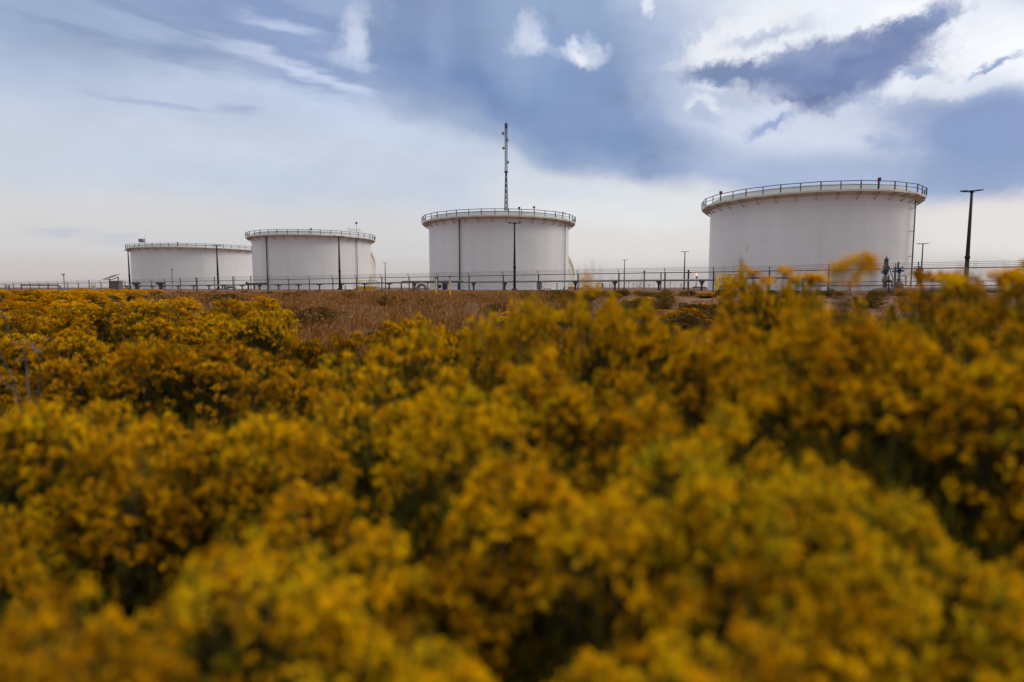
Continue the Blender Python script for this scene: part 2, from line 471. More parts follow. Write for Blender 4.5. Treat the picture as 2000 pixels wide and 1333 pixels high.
t4, c4, H4 = tank(25.95, 112.0, 15.1, 14.5, 'nearest and largest-looking white tank at the right, dark rail above its shell', beacons=(1713, 1406), drains=((1778.5, 0.10, 0.55, 'dpipe', 0.9),))
t3, c3, H3 = tank(-1.24, 130.8, 15.1, 14.55, 'white tank standing in front of the lattice antenna tower', beacons=(1014,), drains=((898, 0.13, 0.3, 'dpipe', .5), (1103, 0.08, 0.3, 'dpipe', .5)), stair=(76, 1, 0))
t2, c2, H2 = tank(-18.36, 178, 15.8, 14.3, 'white tank overlapping the farthest one, with ball-topped mast on its roof', beacons=(607,), drains=((523, 0.15, 0.3, 'dpipe', .5), (699, 0.10, 0.3, 'pipe', .5)), stair=(61, 1, 0))
t1, c1, H1 = tank(-27.55, 250, 21.6, 14.35, 'farthest white tank at the left, partly hidden by its neighbour', beacons=(345,), nposts=52)
rod_on(t2, c2, H2, 696, 447, 436, 170, 0.05, 0.35)
rod_on(t3, c3, H3, 1043, 415, 405.5, 119, 0.04, 0.28)
# small roof gear
b = MB()
for i in range(5):
    b.bar(P(680 + i * 5.5, 449, 170), P(680 + i * 5.5, 447, 170), 0.12)
b.bar(P(680, 447.5, 170), P(704, 450, 170), 0.16); b.bar(P(680, 447, 170), P(680, 445.2, 170), 0.25)
b.bar(P(680, 450, 170), P(706, 452.5, 170), 0.12)
b.build('roof_platform', M['paleyellow'], t2)
b = MB(); p = P(277, 470.5, 228); b.box(p, (1.6, 1.6, 1.3)); b.build('roof_hatch', M['galv'], t1)
rod_on(t1, c1, H1, 283, 472, 459, 228, 0.05, matk='galv')
b = MB()
b.tube([P(1093, 419, 120), P(1093.5, 416.5, 120), P(1099, 415.5, 120), P(1104, 417, 120), P(1104, 421, 120)], 0.06, 6)
b.tube([P(1100, 421, 120), P(1100, 413.5, 120)], 0.05, 6)
b.build('roof_vent', M['galv'], t3)

# ------------------------------------------------------------ antenna tower
def tower():
    Y = 185.0
    base = P(988.7, 566, Y); base.z = 0.3
    t = thing('antenna_tower', 'slim steel lattice antenna tower rising behind the second tank from the right', 'antenna tower', base)
    zt = P(987.0, 241, Y).z; zk = P(988, 336, Y).z; z0 = 0.3
    def wid(z):
        if z > zk: return 0.40
        return 0.24 + (zk - z) / (zk - z0) * 1.15
    def corner(k, z):
        w_ = wid(z); a = 2 * math.pi * k / 3 + .5
        return Vector((base.x + math.cos(a) * w_, base.y + math.sin(a) * w_, z))
    lw = MB(); up = MB(); lb = MB(); ub = MB()
    for k in range(3):
        lw.tube([corner(k, z0), corner(k, zk)], 0.11, 6)
        up.tube([corner(k, zk + .02), corner(k, zt)], 0.085, 6)
    z = z0; i = 0
    while z < zk - .4:
        st = 1.7
        z2 = min(z + st, zk)
        for k in range(3):
            a, b_ = (k, (k + 1) % 3) if i % 2 else ((k + 1) % 3, k)
            lb.tube([corner(a, z), corner(b_, z2)], 0.055, 5); lb.tube([corner(b_, z), corner(a, z2)], 0.045, 5)
            lb.tube([corner(a, z2), corner(b_, z2)], 0.045, 5)
        z = z2; i += 1
    z = zk
    while z < zt - .4:
        z2 = min(z + 0.85, zt)
        for k in range(3):
            a, b_ = (k, (k + 1) % 3) if i % 2 else ((k + 1) % 3, k)
            ub.tube([corner(a, z), corner(b_, z2)], 0.04, 5); ub.tube([corner(a, z2), corner(b_, z2)], 0.035, 5)
        z = z2; i += 1
    lw.build('lower_leg_frame', M['tower'], t); up.build('upper_leg_frame', M['tower'], t)
    lb.build('lower_bracing', M['tower'], t); ub.build('upper_bracing', M['tower'], t)
    MB().lathe((base.x, base.y, zk), [(0.1, -.25), (.62, -.2), (.62, .15), (.1, .2)], 12).build('joint_collar', M['tower'], t)
    MB().tube([(base.x, base.y, zt - .2), (base.x, base.y, zt + .9)], 0.03, 5).build('lightning_rod', M['tower'], t)
    MB().lathe((base.x, base.y, zt - 1.2), [(0.46, -.3), (.5, 0), (.5, .9), (.3, 1.0)], 3).build('top_antenna', M['tower'], t)
    for (px, py, r, dx) in ((983.8, 261, .5, -1), (989.8, 274, .5, 1), (984.6, 290, .45, -1), (991, 317.5, .42, 1)):
        p = P(px, py, Y - .4)
        d = MB()
        ax = Vector((dx * .8, -.6, 0)).normalized()
        d.tube([p, p + ax * .12, p + ax * .4], [r * .35, r, r], 14)
        o = d.build('dish', M['dish'], t)
        MB().tube([p, Vector((base.x, base.y, p.z))], .06, 5).build('dish_arm', M['tower'], o)
tower()

# -------------------------------------------------------------- light poles
def light_pole(px, yt, Y, label, arm=1.45, rz=0.0, rad=0.13, group='twin-arm light poles', tilt=0.0):
    g = onground(px, Y); top = P(px, yt, Y)
    h = top.z - g.z
    t = thing('light_pole', label, 'light pole', g, group)
    MB().tube([g, g + Vector((0, 0, h * .35)), g + Vector((0, 0, h))], [rad * 1.15, rad, rad * .62], 12).build('pole', M['black'], t, smooth=True)
    MB().lathe(g, [(rad * 2.3, -.2), (rad * 2.3, .28), (rad * 1.3, .32)], 14).build('base_plate', M['support'], t)
    MB().lathe(g + Vector((0, 0, h * .35)), [(rad * 1.02, -.14), (rad * 1.3, -.1), (rad * 1.3, .12), (rad * .98, .16)], 12).build('handhole_collar', M['black'], t)
    a = Vector((math.cos(rz), math.sin(rz), 0))
    for s in (-1, 1):
        b = MB(); z = Vector((0, 0, h + s * tilt * .5))
        p0 = g + z + Vector((0, 0, .02)); 
        n = Vector((-a.y, a.x, 0))
        q0 = p0 + a * s * .12; q1 = p0 + a * s * .55 + Vector((0, 0, .05 + s * tilt * .4)); q2 = p0 + a * s * arm + Vector((0, 0, .10 + s * tilt))
        b.tube([p0, q0, q1], .05, 8)
        # flat luminaire head
        hw = .17
        vs = []
        for q, w_, th in ((q1, hw * .6, .12), (q1 + (q2 - q1) * .3, hw, .14), (q2, hw * .9, .07)):
            vs += [q + n * w_ + Vector((0, 0, th / 2)), q - n * w_ + Vector((0, 0, th / 2)), q - n * w_ - Vector((0, 0, th / 2)), q + n * w_ - Vector((0, 0, th / 2))]
        b.add(vs, [(0, 1, 2, 3), (0, 4, 5, 1), (1, 5, 6, 2), (2, 6, 7, 3), (3, 7, 4, 0), (4, 8, 9, 5), (5, 9, 10, 6), (6, 10, 11, 7), (7, 11, 8, 4), (8, 11, 10, 9)])
        b.build('lamp_head', M['black'], t)
    MB().box(g + Vector((0, 0, h + .03)), (.3, .3, .2), rz=rz).build('head_bracket', M['black'], t)
    return t
light_pole(1885.5, 375, 57, 'tall black twin-arm light pole right of the nearest tank', 1.45, R_(20), .17, tilt=.08)
light_pole(1005, 437, 85, 'black light pole in front of the tank with the tower behind it', 1.05, R_(25), .17, tilt=.03)
light_pole(664, 463, 107, 'black light pole in front of the second tank from the left', 1.05, R_(25), .19)
light_pole(426.5, 480, 129, 'black light pole before the right part of the farthest tank', 0.9, R_(25), .19)
light_pole(254, 491, 149, 'black light pole at the left edge of the farthest tank', 1.0, R_(5), .19)
light_pole(753, 514, 210, 'thin distant light pole in the gap left of the tower tank', 0.95, R_(10), .16)
light_pole(1219, 508.5, 190, 'smaller distant light pole in the gap between the two right tanks', 1.0, R_(5), .17)
light_pole(1336, 492.5, 150, 'distant light pole close to the left side of the nearest tank', 1.1, R_(5), .17)
light_pole(1797.5, 477, 122, 'slim light pole just right of the nearest tank', 1.3, R_(5), .15, tilt=.03)

# ------------------------------------------------------------ security fence
POSTS = [10, 26, 41, 59, 76, 94, 113, 132, 153, 174, 197, 220, 244, 269, 296, 322, 352, 384, 419, 455, 490, 523, 564, 604, 650, 696, 745.5, 799, 855, 916, 983, 1052, 1129, 1209, 1299, 1394, 1503, 1619, 1749, 1889, 2040, 2205]
def fence():
    base = rail_pt(1129) - Vector((0, 0, FENCE_H)); base.z = gz(base.x, base.y)
    t = thing('chain_link_fence', 'long chain-link security fence with barbed wire crossing in front of all the tanks', 'fence', base)
    arm_dir = Vector((-.514, -.857, 0))
    tops = []
    for i, px in enumerate(POSTS):
        p = rail_pt(px); g = Vector((p.x, p.y, gz(p.x, p.y) - .15)); tops.append(p)
        b = MB()
        rad = 0.072
        if px == 384: rad = 0.14
        if px == 523: rad = 0.15
        if px in (174, 455): rad = 0.08
        straight = 345 < px < 530 or px == 174
        if straight:
            b.tube([g, p + Vector((0, 0, .62 if px > 400 else .55))], rad, 8)
        else:
            b.tube([g, p + Vector((0, 0, .03))], rad, 8)
            b.tube([p + Vector((0, 0, .03)), p + arm_dir * .30 + Vector((0, 0, .42))], .032, 6)
        b.build('post', M['post'], t)
        if px == 455:
            q = rail_pt(458); gq = Vector((q.x, q.y, gz(q.x, q.y) - .15))
            MB().tube([gq, q + Vector((0, 0, .62))], .05, 8).build('post', M['galv'], t)
    # ends run on past the last posts
    allp = [rail_pt(-60)] + tops
    for p, q in zip(allp, allp[1:]):
        MB().tube([p, q], .045, 6).build('rail', M['wire'], t)
    mesh_wires = 0
    for j, (p, q) in enumerate(zip(allp, allp[1:])):
        L = Vector((q.x - p.x, q.y - p.y, 0)).length
        b = MB(); sp = .095 if j > 26 else .16
        w = .0036 if j > 26 else .0035
        n = int(L / sp); zt0, zt1 = p.z, q.z
        gb0, gb1 = gz(p.x, p.y) + .04, gz(q.x, q.y) + .04
        d = (q - p) / n
        hh = (zt0 - gb0)
        k_run = max(1, int(round(hh / sp / 1.0)))
        nrm = Vector((-(q.y - p.y), q.x - p.x, 0)).normalized() * w
        vs = b.v; fs = b.f
        def at(u, v):    # u along, v up 0..1
            return Vector((p.x + (q.x - p.x) * u, p.y + (q.y - p.y) * u, (gb0 + (gb1 - gb0) * u) * (1 - v) + (zt0 + (zt1 - zt0) * u) * v))
        for k in range(-k_run, n):
            for sgn in (1, -1):
                u0, u1 = k / n, (k + k_run) / n
                v0, v1 = 0.0, 1.0
                if u0 < 0: v0 = -u0 / (u1 - u0); u0 = 0
                if u1 > 1: v1 = 1 - (u1 - 1) / ((k + k_run) / n - k / n); u1 = 1
                if u1 <= u0 or v1 - v0 < .01: continue
                a = at(u0, v0 if sgn > 0 else 1 - v0); c_ = at(u1, v1 if sgn > 0 else 1 - v1)
                dz = Vector((0, 0, w))
                o = len(vs)
                vs += [a + nrm, a - nrm * .5 + dz, a - nrm * .5 - dz, c_ + nrm, c_ - nrm * .5 + dz, c_ - nrm * .5 - dz]
                fs += [(o, o + 1, o + 4, o + 3), (o + 1, o + 2, o + 5, o + 4), (o + 2, o, o + 3, o + 5)]
        b.build('mesh_panel', M['wire'], t)
    bw = []
    for k in range(3):
        b = MB(); f = (k + 1) / 3.05
        line = []
        for px, p in zip(POSTS, tops):
            if 345 < px < 530 or px == 174: line.append(p + Vector((0, 0, .03 + .52 * f)))
            else: line.append(p + arm_dir * .30 * f + Vector((0, 0, .03 + .39 * f)))
        b.tube([line[0] + (line[0] - line[1]) * .9] + line, .012, 4)
        # barbs
        for p, q in zip(line[24:], line[25:]):
            n = int((q - p).length / .3)
            for i in range(n):
                m_ = p + (q - p) * (i + .5) / n
                b.bar(m_ + Vector((.02, 0, .035)), m_ - Vector((.02, 0, .035)), .008)
        b.build('barbed_wire', M['wire'], t)
    return t
fence()

# sign hung on the fence
p = P(1129.3, 556, fence_Y(1129) - .12)
b = MB(); n = Vector((.06, -1, 0)).normalized()
b.tube([p, p + n * .02], .17, 8); tag(b.build('fence_sign', M['sign'], loc=p), 'small pale eight-sided sign hung on a fence post beside the small yellow landing', 'sign')

# --------------------------------------------------- long pipe on T supports
SUP = [248, 271, 297, 318, 348, 378, 408, 473, 544, 583, 624, 667, 712, 760, 810, 867, 925, 986, 1053.5, 1124, 1201, 1287, 1371]
PIPEY = [(230, 558.8), (297, 558.5), (400, 557.3), (490, 556.5), (613, 554.8), (740, 553), (867, 551.6), (1000, 550.6), (1124, 549.4), (1250, 548.3), (1371, 547.4), (1500, 546.6)]
def pipe_Y(px): return 1 / (5.34e-6 * (px + 1060))
lab = ['leftmost', 'second from left', 'third from left', 'fourth from left', 'fifth from left', 'sixth from left', 'seventh from left', 'eighth from left', 'ninth from left', 'tenth from left', 'eleventh from left', 'twelfth from left', 'thirteenth from left',
       'tenth from right', 'ninth from right', 'eighth from right', 'seventh from right', 'sixth from right', 'fifth from right', 'fourth from right', 'third from right', 'second from right', 'rightmost']
def long_pipe():
    pts = [P(px, interp(PIPEY, px), pipe_Y(px)) for px in [236] + SUP + [1402]]
    o = MB().tube(pts, .135, 12).build('overhead_pipe', M['pipe'], loc=(pts[12].x, pts[12].y, pts[12].z), smooth=True)
    tag(o, 'long grey pipe carried on T supports behind the fence', 'pipe')
    for i, (px, p) in enumerate(zip(SUP, pts[1:-1])):
        g = Vector((p.x, p.y, gz(p.x, p.y)))
        t = thing('pipe_support', 'dark T-shaped pipe support, ' + lab[i] + ' along the long pipe', 'pipe support', g, 'T supports under the long pipe')
        top = p.z - .135
        s = .45 + .25 * (px < 700)
        d = Vector((.79, -.61, 0))
        rr = .13
        MB().tube([g - Vector((0, 0, .1)), Vector((g.x, g.y, top - .14))], rr, 10).build('column', M['support'], t)
        cb = MB(); cb.bar(Vector((p.x, p.y, top - .07)) - Vector((.50, .1, 0)), Vector((p.x, p.y, top - .07)) + Vector((.50, .1, 0)), .14, .14 if px < 900 else .18)
        if px > 780:
            cb = MB(); cb.bar(Vector((p.x, p.y, top - .09)) - Vector((.34, .08, 0)), Vector((p.x, p.y, top - .09)) + Vector((.34, .08, 0)), .18, .18)
            cb.lathe((p.x, p.y, top - .5), [(.14, 0), (.25, .3)], 8)
        cb.build('cross_head', M['support'], t)
        if px in (271, 318):
            MB().lathe((p.x - .2, p.y - .6, g.z), [(.3, 0), (.3, 1.0), (.95, 1.35), (.95, 1.6), (.2, 1.62)], 10).build('side_pedestal', M['support'], t)
long_pipe()

# ------------------------------------------------------- piping by the tanks
def piping(name, label, cat, parts, Y, px0, group=None):
    """parts: (partname, material, radius, [(px, py, dY)...])"""
    g = onground(px0, Y)
    t = thing(name, label, cat, g, group)
    for nm, mk, rad, pts in parts:
        MB().tube([P(a, b_, Y + c_) for a, b_, c_ in pts], rad, 12).build(nm, M[mk], t, smooth=True)
    return t
def arc(cx, cy, rx, ry, a0, a1, n=12, dY=0):
    return [(cx + rx * math.cos(R_(a0 + (a1 - a0) * i / n)), cy - ry * math.sin(R_(a0 + (a1 - a0) * i / n)), dY) for i in range(n + 1)]

piping('gooseneck_pipe', 'rusty brown pipe bent down at its left end, in front of the tower tank', 'pipe', [
    ('run', 'brownpipe', .10, [(784, 565.5, 0), (784, 552.5, 0), (785, 550.8, 0), (787.5, 550.2, 0), (850, 550.2, 0), (905, 549.6, 0)]),
    ('leg', 'support', .10, [(806.5, 565.5, 0), (806.5, 551, 0)]),
    ('leg', 'support', .10, [(835.5, 565.5, 0), (835.5, 551, 0)]),
    ('leg', 'support', .15, [(895.7, 566, 0), (895.7, 551, 0)]),
    ('branch', 'brownpipe', .09, [(806, 553.5, 0), (815, 553.5, 0)]),
], 88, 835)
piping('pipe_bend', 'thick grey pipe bend arching out of the ground below the gooseneck pipe', 'pipe', [
    ('bend', 'pipe', .27, [(815.3, 568, 0), (815.5, 564, 0)] + arc(824, 563, 8, 7.2, 170, 12) + [(832.5, 566, 0)]),
    ('flange', 'pipe', .36, [(815.3, 566, 0), (815.3, 565, 0)]),
], 87, 824)
def valve_cluster(px, Y, label):
    g = onground(px, Y)
    t = thing('valve_manifold', label, 'valve manifold', g)
    for dx in (-3.4, 0, 3.4):
        MB().tube([P(px + dx, 566, Y), P(px + dx, 554, Y)], .13, 8).build('riser', M['support'], t)
    MB().bar(P(px - 6.5, 553.7, Y), P(px + 7, 553.7, Y), .2, .3).build('header', M['brownpipe'], t)
    MB().tube([P(px, 554, Y), P(px, 546.5, Y)], .05, 6).build('valve_stem', M['support'], t)
    MB().lathe(P(px - 10.5, 560, Y), [(.05, -.3), (.28, -.2), (.28, .2), (.05, .3)], 10).build('blue_valve', M['blue'], t)
valve_cluster(869, 90, 'dark pipe manifold with a blue valve between the two yellow marker posts')
# T2 group
piping('low_pipe_rack', 'dark low pipe rack crossing the gap between the two left tanks', 'pipe rack', [
    ('run', 'support', .14, [(481, 554.8, 0), (500, 554.6, 0), (521, 554.2, 0)]),
    ('leg', 'support', .15, [(485, 566, 0), (485, 554.8, 0)]),
    ('leg', 'support', .15, [(496.5, 566, 0), (496.5, 554.8, 0)]),
    ('leg', 'support', .15, [(507, 566, 0), (507, 554.8, 0)]),
    ('valve_body', 'support', .26, [(480.5, 553.2, 0), (483, 553.2, 0)]),
    ('valve_stem', 'support', .05, [(485, 555, 0), (485, 550.3, 0)]),
    ('cap_plate', 'support', .12, [(504, 558.3, 0), (511.5, 558.3, 0)]),
], 112, 500)
piping('pipe_bend', 'grey pipe bend arching out of the ground left of the low pipe rack', 'pipe', [
    ('bend', 'pipe', .30, [(442.5, 568, 0), (442.7, 565, 0)] + arc(451, 564.5, 8.2, 4.4, 170, 12) + [(462, 568, 0)]),
    ('flange', 'pipe', .42, [(442.5, 566.6, 0), (442.5, 565.6, 0)]),
    ('stub', 'support', .13, [(434.5, 566, 0), (434.5, 558.5, 0)]),
    ('stub', 'support', .13, [(438.8, 566, 0), (438.8, 558.5, 0)]),
    ('cap_plate', 'support', .13, [(432.5, 558.3, 0), (443, 558.3, 0)]),
], 118, 450)
# far-left pipe
piping('ground_pipe', 'rust-brown pipe on short legs beside the fence at the far left', 'pipe', [
    ('run', 'brownpipe', .17, [(41.5, 557.3, 0), (76, 557.3, 0), (112.5, 557.5, 0), (118, 560.8, 0)]),
    ('leg', 'brownpipe', .13, [(41.5, 565, 0), (41.5, 557.3, 0)]),
    ('leg', 'brownpipe', .13, [(94, 565, 0), (94, 557.4, 0)]),
    ('leg', 'brownpipe', .13, [(118, 565, 0), (118, 560.6, 0)]),
], 140, 76)

# right-hand pipes and valves
def tg(px, Y): return onground(px, Y)
piping('service_pipe', 'dark service pipe running level behind the right part of the fence', 'pipe', [
    ('run', 'brownpipe', .055, [(1560, 558.7, 0), (1700, 558.3, 0), (1860, 558, 0), (2100, 557.6, 0)]),
    ('leg', 'support', .07, [(1617, 569, 0), (1617, 558.5, 0)]),
    ('leg', 'support', .07, [(1925, 569, 0), (1925, 558, 0)]),
    ('drip_valve', 'galv', .05, [(1862, 557.6, 0), (1862, 552.6, 0)]),
    ('drip_valve', 'galv', .05, [(1919.5, 552.6, 0), (1919.5, 546.6, 0)]),
], 58, 1760)
piping('conduit_pipe', 'thin grey conduit above the dark service pipe behind the fence', 'pipe', [
    ('run', 'pipe', .04, [(1560, 551.8, 0), (1700, 550.6, 0), (1860, 549.4, 0), (2100, 548, 0)]),
    ('leg', 'support', .05, [(1660, 569, 0), (1660, 551.2, 0)]),
    ('leg', 'support', .05, [(1950, 569, 0), (1950, 549, 0)]),
], 60, 1760)
piping('dark_header_pipe', 'dark pipe level with the stair platform in front of the nearest tank', 'pipe', [
    ('run', 'support', .09, [(1447, 544.5, 0), (1452, 543.2, 0), (1500, 543.4, 0), (1570, 543.4, 0)]),
    ('leg', 'support', .11, [(1449.5, 566, 0), (1449.5, 544, 0)]),
    ('leg', 'support', .07, [(1452.5, 566, 0), (1452.5, 552, 0)]),
    ('leg', 'support', .07, [(1568, 568, 0), (1568, 543.6, 0)]),
    ('valve_stem', 'support', .04, [(1440, 560, 0), (1440, 537.5, 0)]),
    ('valve_stem', 'support', .04, [(1425.5, 556, 0), (1425.5, 533.8, 0)]),
], 62, 1500)
piping('small_valve', 'small handwheel valve on a thin riser beneath the dark header pipe', 'valve', [
    ('riser', 'support', .055, [(1470, 566, 0), (1470, 551, 0)]),
    ('wheel', 'support', .14, [(1464.8, 566, 0), (1466.5, 566, 0)]),
    ('tee_bar', 'support', .035, [(1446.5, 548.6, 0), (1455.5, 548.6, 0)]),
    ('valve_body', 'support', .22, [(1461, 562.8, 0), (1468.5, 562.8, 0)]),
], 62, 1466)
# sand-coated header in front of the valves
Yh = 52.0
piping('header_pipe', 'thick sand-coloured header pipe under the blue valves', 'pipe', [
    ('run', 'beige', .31, [(1703, 580, 0), (1704.5, 575, 0), (1709, 570.5, 0), (1717, 568.2, 0), (1760, 568, 0), (1860, 567, 0), (1980, 567, 0)]),
    ('saddle', 'support', .20, [(1728, 580, 0), (1728, 574, 0)]),
    ('saddle', 'support', .20, [(1850, 580, 0), (1850, 573, 0)]),
], Yh, 1760)

def big_valve(px, Y, ytop, label, kind):
    """upright valve with a blue operator"""
    k = Y / 1165.0          # metres in one photograph pixel here
    g = onground(px, Y)
    base = P(px, 566, Y)
    t = thing('pipeline_valve', label, 'valve', Vector((base.x, base.y, g.z)), 'blue-topped pipeline valves')
    def z(y): return P(px, y, Y).z
    def prof(lst): return [(r * k, z(y)) for r, y in lst]
    c0 = (base.x, base.y, 0)
    if kind == 0:
        MB().lathe(c0, prof([(4.0, 565.5), (4.0, 559), (3.6, 558), (3.6, 553), (5.2, 552), (5.8, 549), (5.8, 546), (4.6, 543.5), (4.6, 541.8), (3.2, 540)]), 18).build('valve_body', M['beige'], t)
        MB().lathe(c0, prof([(5.4, 557.5), (5.4, 555.8)]), 14).build('body_flange', M['beige'], t)
        MB().lathe(c0, prof([(3.0, 540), (3.0, 535.6)]), 14).build('yoke', M['beige'], t)
        MB().lathe(c0, prof([(4.6, 535.5), (4.6, 533.6), (3.4, 533.4), (3.4, 532), (5.2, 531.8), (5.4, 520.5), (4.6, 520)]), 18).build('gear_box', M['blue'], t)
        MB().lathe(c0, prof([(3.7, 520), (3.7, 507.3)]), 18).build('actuator', M['blue'], t)
        MB().lathe(c0, prof([(5.6, 507.2), (5.6, 506.4)]), 14).build('top_flange', M['blue'], t)
        MB().lathe(c0, prof([(1.6, 506.4), (1.6, 503.6), (.8, 502.5), (.6, 500.8)]), 10).build('position_indicator', M['blue'], t)
        for y in (533, 530):
            q = P(px - 6, y, Y)
            MB().tube([P(px - 3, y, Y), P(px - 7.2, y + .6, Y)], .05, 6).build('fitting', M['support'], t)
        MB().tube([P(px + 5, 519.6, Y), P(px + 8.8, 520.5, Y), P(px + 10.4, 527, Y), P(px + 12.4, 534, Y), P(px + 15.6, 541, Y), P(px + 16.2, 546.5, Y), P(px + 14, 551, Y)], .03, 6).build('cable', M['black'], t)
    elif kind == 1:
        MB().lathe(c0, prof([(6.6, 565.5), (7.0, 562.5), (8.6, 560), (8.4, 556), (6.4, 552.3), (3.6, 549), (3.2, 546), (2.6, 545.4)]), 18).build('valve_body', M['beige'], t)
        MB().lathe(c0, prof([(4.4, 547.2), (4.4, 545.6)]), 14).build('body_flange', M['beige'], t)
        MB().lathe(c0, prof([(2.5, 545.4), (2.5, 533.5)]), 12).build('yoke', M['pipe'], t)
        MB().tube([P(px - 11, 530.6, Y), P(px + 11, 529.2, Y)], 1.7 * k, 12).build('actuator', M['blue'], t)
        MB().lathe(c0, prof([(3.2, 533.5), (3.2, 526), (2.2, 525)]), 12).build('gear_box', M['blue'], t)
        MB().tube([P(px - 9.5, 523.6, Y), P(px + 9, 523.4, Y)], .035, 6).build('cross_arm', M['support'], t)
        MB().tube([P(px + 8.6, 523.4, Y), P(px + 8.6, 520.6, Y)], .04, 6).build('handle_knob', M['support'], t)
        MB().tube([P(px, 525, Y), P(px - .4, 518, Y), P(px + .4, 513.6, Y), P(px + 2, 513.4, Y)], .07, 8).build('valve_stem', M['support'], t)
        MB().tube([P(px + 2, 539, Y), P(px + 6, 539.6, Y), P(px + 12, 538.2, Y), P(px + 14.6, 540, Y), P(px + 15, 546, Y), P(px + 14.4, 558, Y)], .04, 8).build('impulse_tube', M['beige'], t)
    else:
        MB().lathe(c0, prof([(5, 565.5), (6, 558), (3.2, 550), (2.6, 545)]), 16).build('valve_body', M['beige'], t)
        MB().lathe(c0, prof([(2.5, 545), (2.5, 531)]), 12).build('yoke', M['beige'], t)
        MB().lathe(c0, prof([(3, 531.5), (5.6, 530), (5.8, 525), (3, 524), (1.6, 521)]), 16).build('gear_box', M['blue'], t)
        MB().tube([P(px + 2, 527.5, Y), P(px + 8, 527.5, Y)], 2.6 * k, 10).build('actuator', M['blue'], t)
        MB().tube([P(px - 9, 522.4, Y), P(px + 6, 521.8, Y)], .035, 6).build('cross_arm', M['support'], t)
        MB().tube([P(px, 522, Y), P(px, 512, Y)], .055, 8).build('valve_stem', M['galv'], t)
big_valve(1728, Yh, 501, 'tallest blue-topped valve, in front of the nearest tank', 0)
big_valve(1754.5, Yh, 513, 'squat blue-armed valve with a curved side tube, between the two others', 1)
big_valve(1794, Yh + 2, 512, 'blue-topped valve half behind the flowers, right of the others', 2)
piping('gauge_riser', 'thin steel gauge riser between the tall valve and its squat neighbour', 'gauge', [
    ('riser', 'support', .05, [(1736, 572, 0), (1736, 537, 0)]),
    ('gauge', 'support', .12, [(1735, 549.5, 0), (1739.5, 549.5, 0)]),
    ('tee', 'support', .05, [(1738, 551, 0), (1743, 551, 0)]),
    ('drain', 'support', .06, [(1742, 561, 0), (1742, 549, 0)]),
], Yh - .6, 1737)
piping('pipe_hoop', 'square-topped rusty pipe hoop near the right edge behind the fence', 'pipe', [
    ('hoop', 'brownpipe', .06, [(1961, 566, 0), (1961, 536, 0), (1962, 534, 0), (1986, 533, 0), (1990, 531, 0)]),
    ('leg', 'brownpipe', .07, [(1990, 566, 0), (1990, 525.5, 0)]),
], 54, 1975)

# ------------------------------------------------------------ yellow stairs
def crossover():
    Y = 56.0
    g = onground(1404, Y)
    t = thing('crossover_stair', 'yellow steel crossover stair with handrails, left foot of the nearest tank', 'stair', g)
    def stringer(pts, nm='stringer'):
        b = MB(); b.bar(pts[0], pts[1], .17, .30); b.build(nm, M['yellow'], t)
    YB = Y + 1.0
    A0, A1 = P(1396.5, 577.5, Y), P(1404.5, 557.5, YB)
    B0, B1 = P(1412.5, 579.5, Y), P(1421.0, 557.5, YB)
    stringer((A0, A1)); stringer((B0, B1))
    for i in range(7):
        f = (i + .5) / 7
        MB().bar(A0.lerp(A1, f), B0.lerp(B1, f), .22, .05).build('step', M['yellow'], t)
    for (p, q) in ((A0, A1), (B0, B1)):
        b = MB(); up = Vector((0, 0, 1.0))
        f0 = .22
        s = p.lerp(q, f0)
        b.tube([s + up * .1, s + up * .95, q + up], .05, 8); b.tube([s + up * .5, q + up * .5], .04, 8)
        for f in (.5, .78, 1.0):
            m_ = p.lerp(q, f); b.tube([m_, m_ + up], .042, 8)
        b.build('handrail', M['yellow'], t)
    # platform
    C0, C1 = P(1404.5, 557.5, YB), P(1444, 557.5, YB)
    pf = MB(); c = (C0 + C1) / 2
    pf.box(c + Vector((0, .55, 0)), (C1.x - C0.x, 1.1, .10)); pf.build('platform', M['yellow'], t)
    MB().box(Vector(((C0.x + C1.x) / 2, YB - .02, C0.z - .16)), (C1.x - C0.x, .06, .24)).build('toe_beam', M['yellow'], t)
    kp = MB()
    X0, X1 = P(1422, 557, YB).x, P(1443.5, 557, YB).x
    kp.box(((X0 + X1) / 2, YB + 1.1, C0.z + .40), (X1 - X0, .05, .80)); kp.build('kick_panel', M['yellow'], t)
    rl = MB()
    for yy in (YB + .02, YB + 1.08):
        xs = np.linspace(X0 if yy < YB + .5 else C0.x, X1, 4)
        for x in xs: rl.tube([(x, yy, C0.z), (x, yy, C0.z + 1.05)], .045, 8)
        for hgt in (.55, 1.05): rl.tube([(xs[0], yy, C0.z + hgt), (xs[-1], yy, C0.z + hgt)], .045, 8)
    rl.build('platform_rail', M['yellow'], t)
    for x in (C0.x + .1, X0, X1):
        for yy in (YB + .1, YB + 1.0):
            MB().bar((x, yy, gz(x, yy)), (x, yy, C0.z - .05), .10).build('leg', M['yellow'], t)
    # short platform step on the far side
    E0, E1 = P(1446, 566, YB + .5), P(1437, 556, YB + .5)
    MB().bar(E0, E1, .1, .2).build('stringer', M['yellow'], t)
crossover()

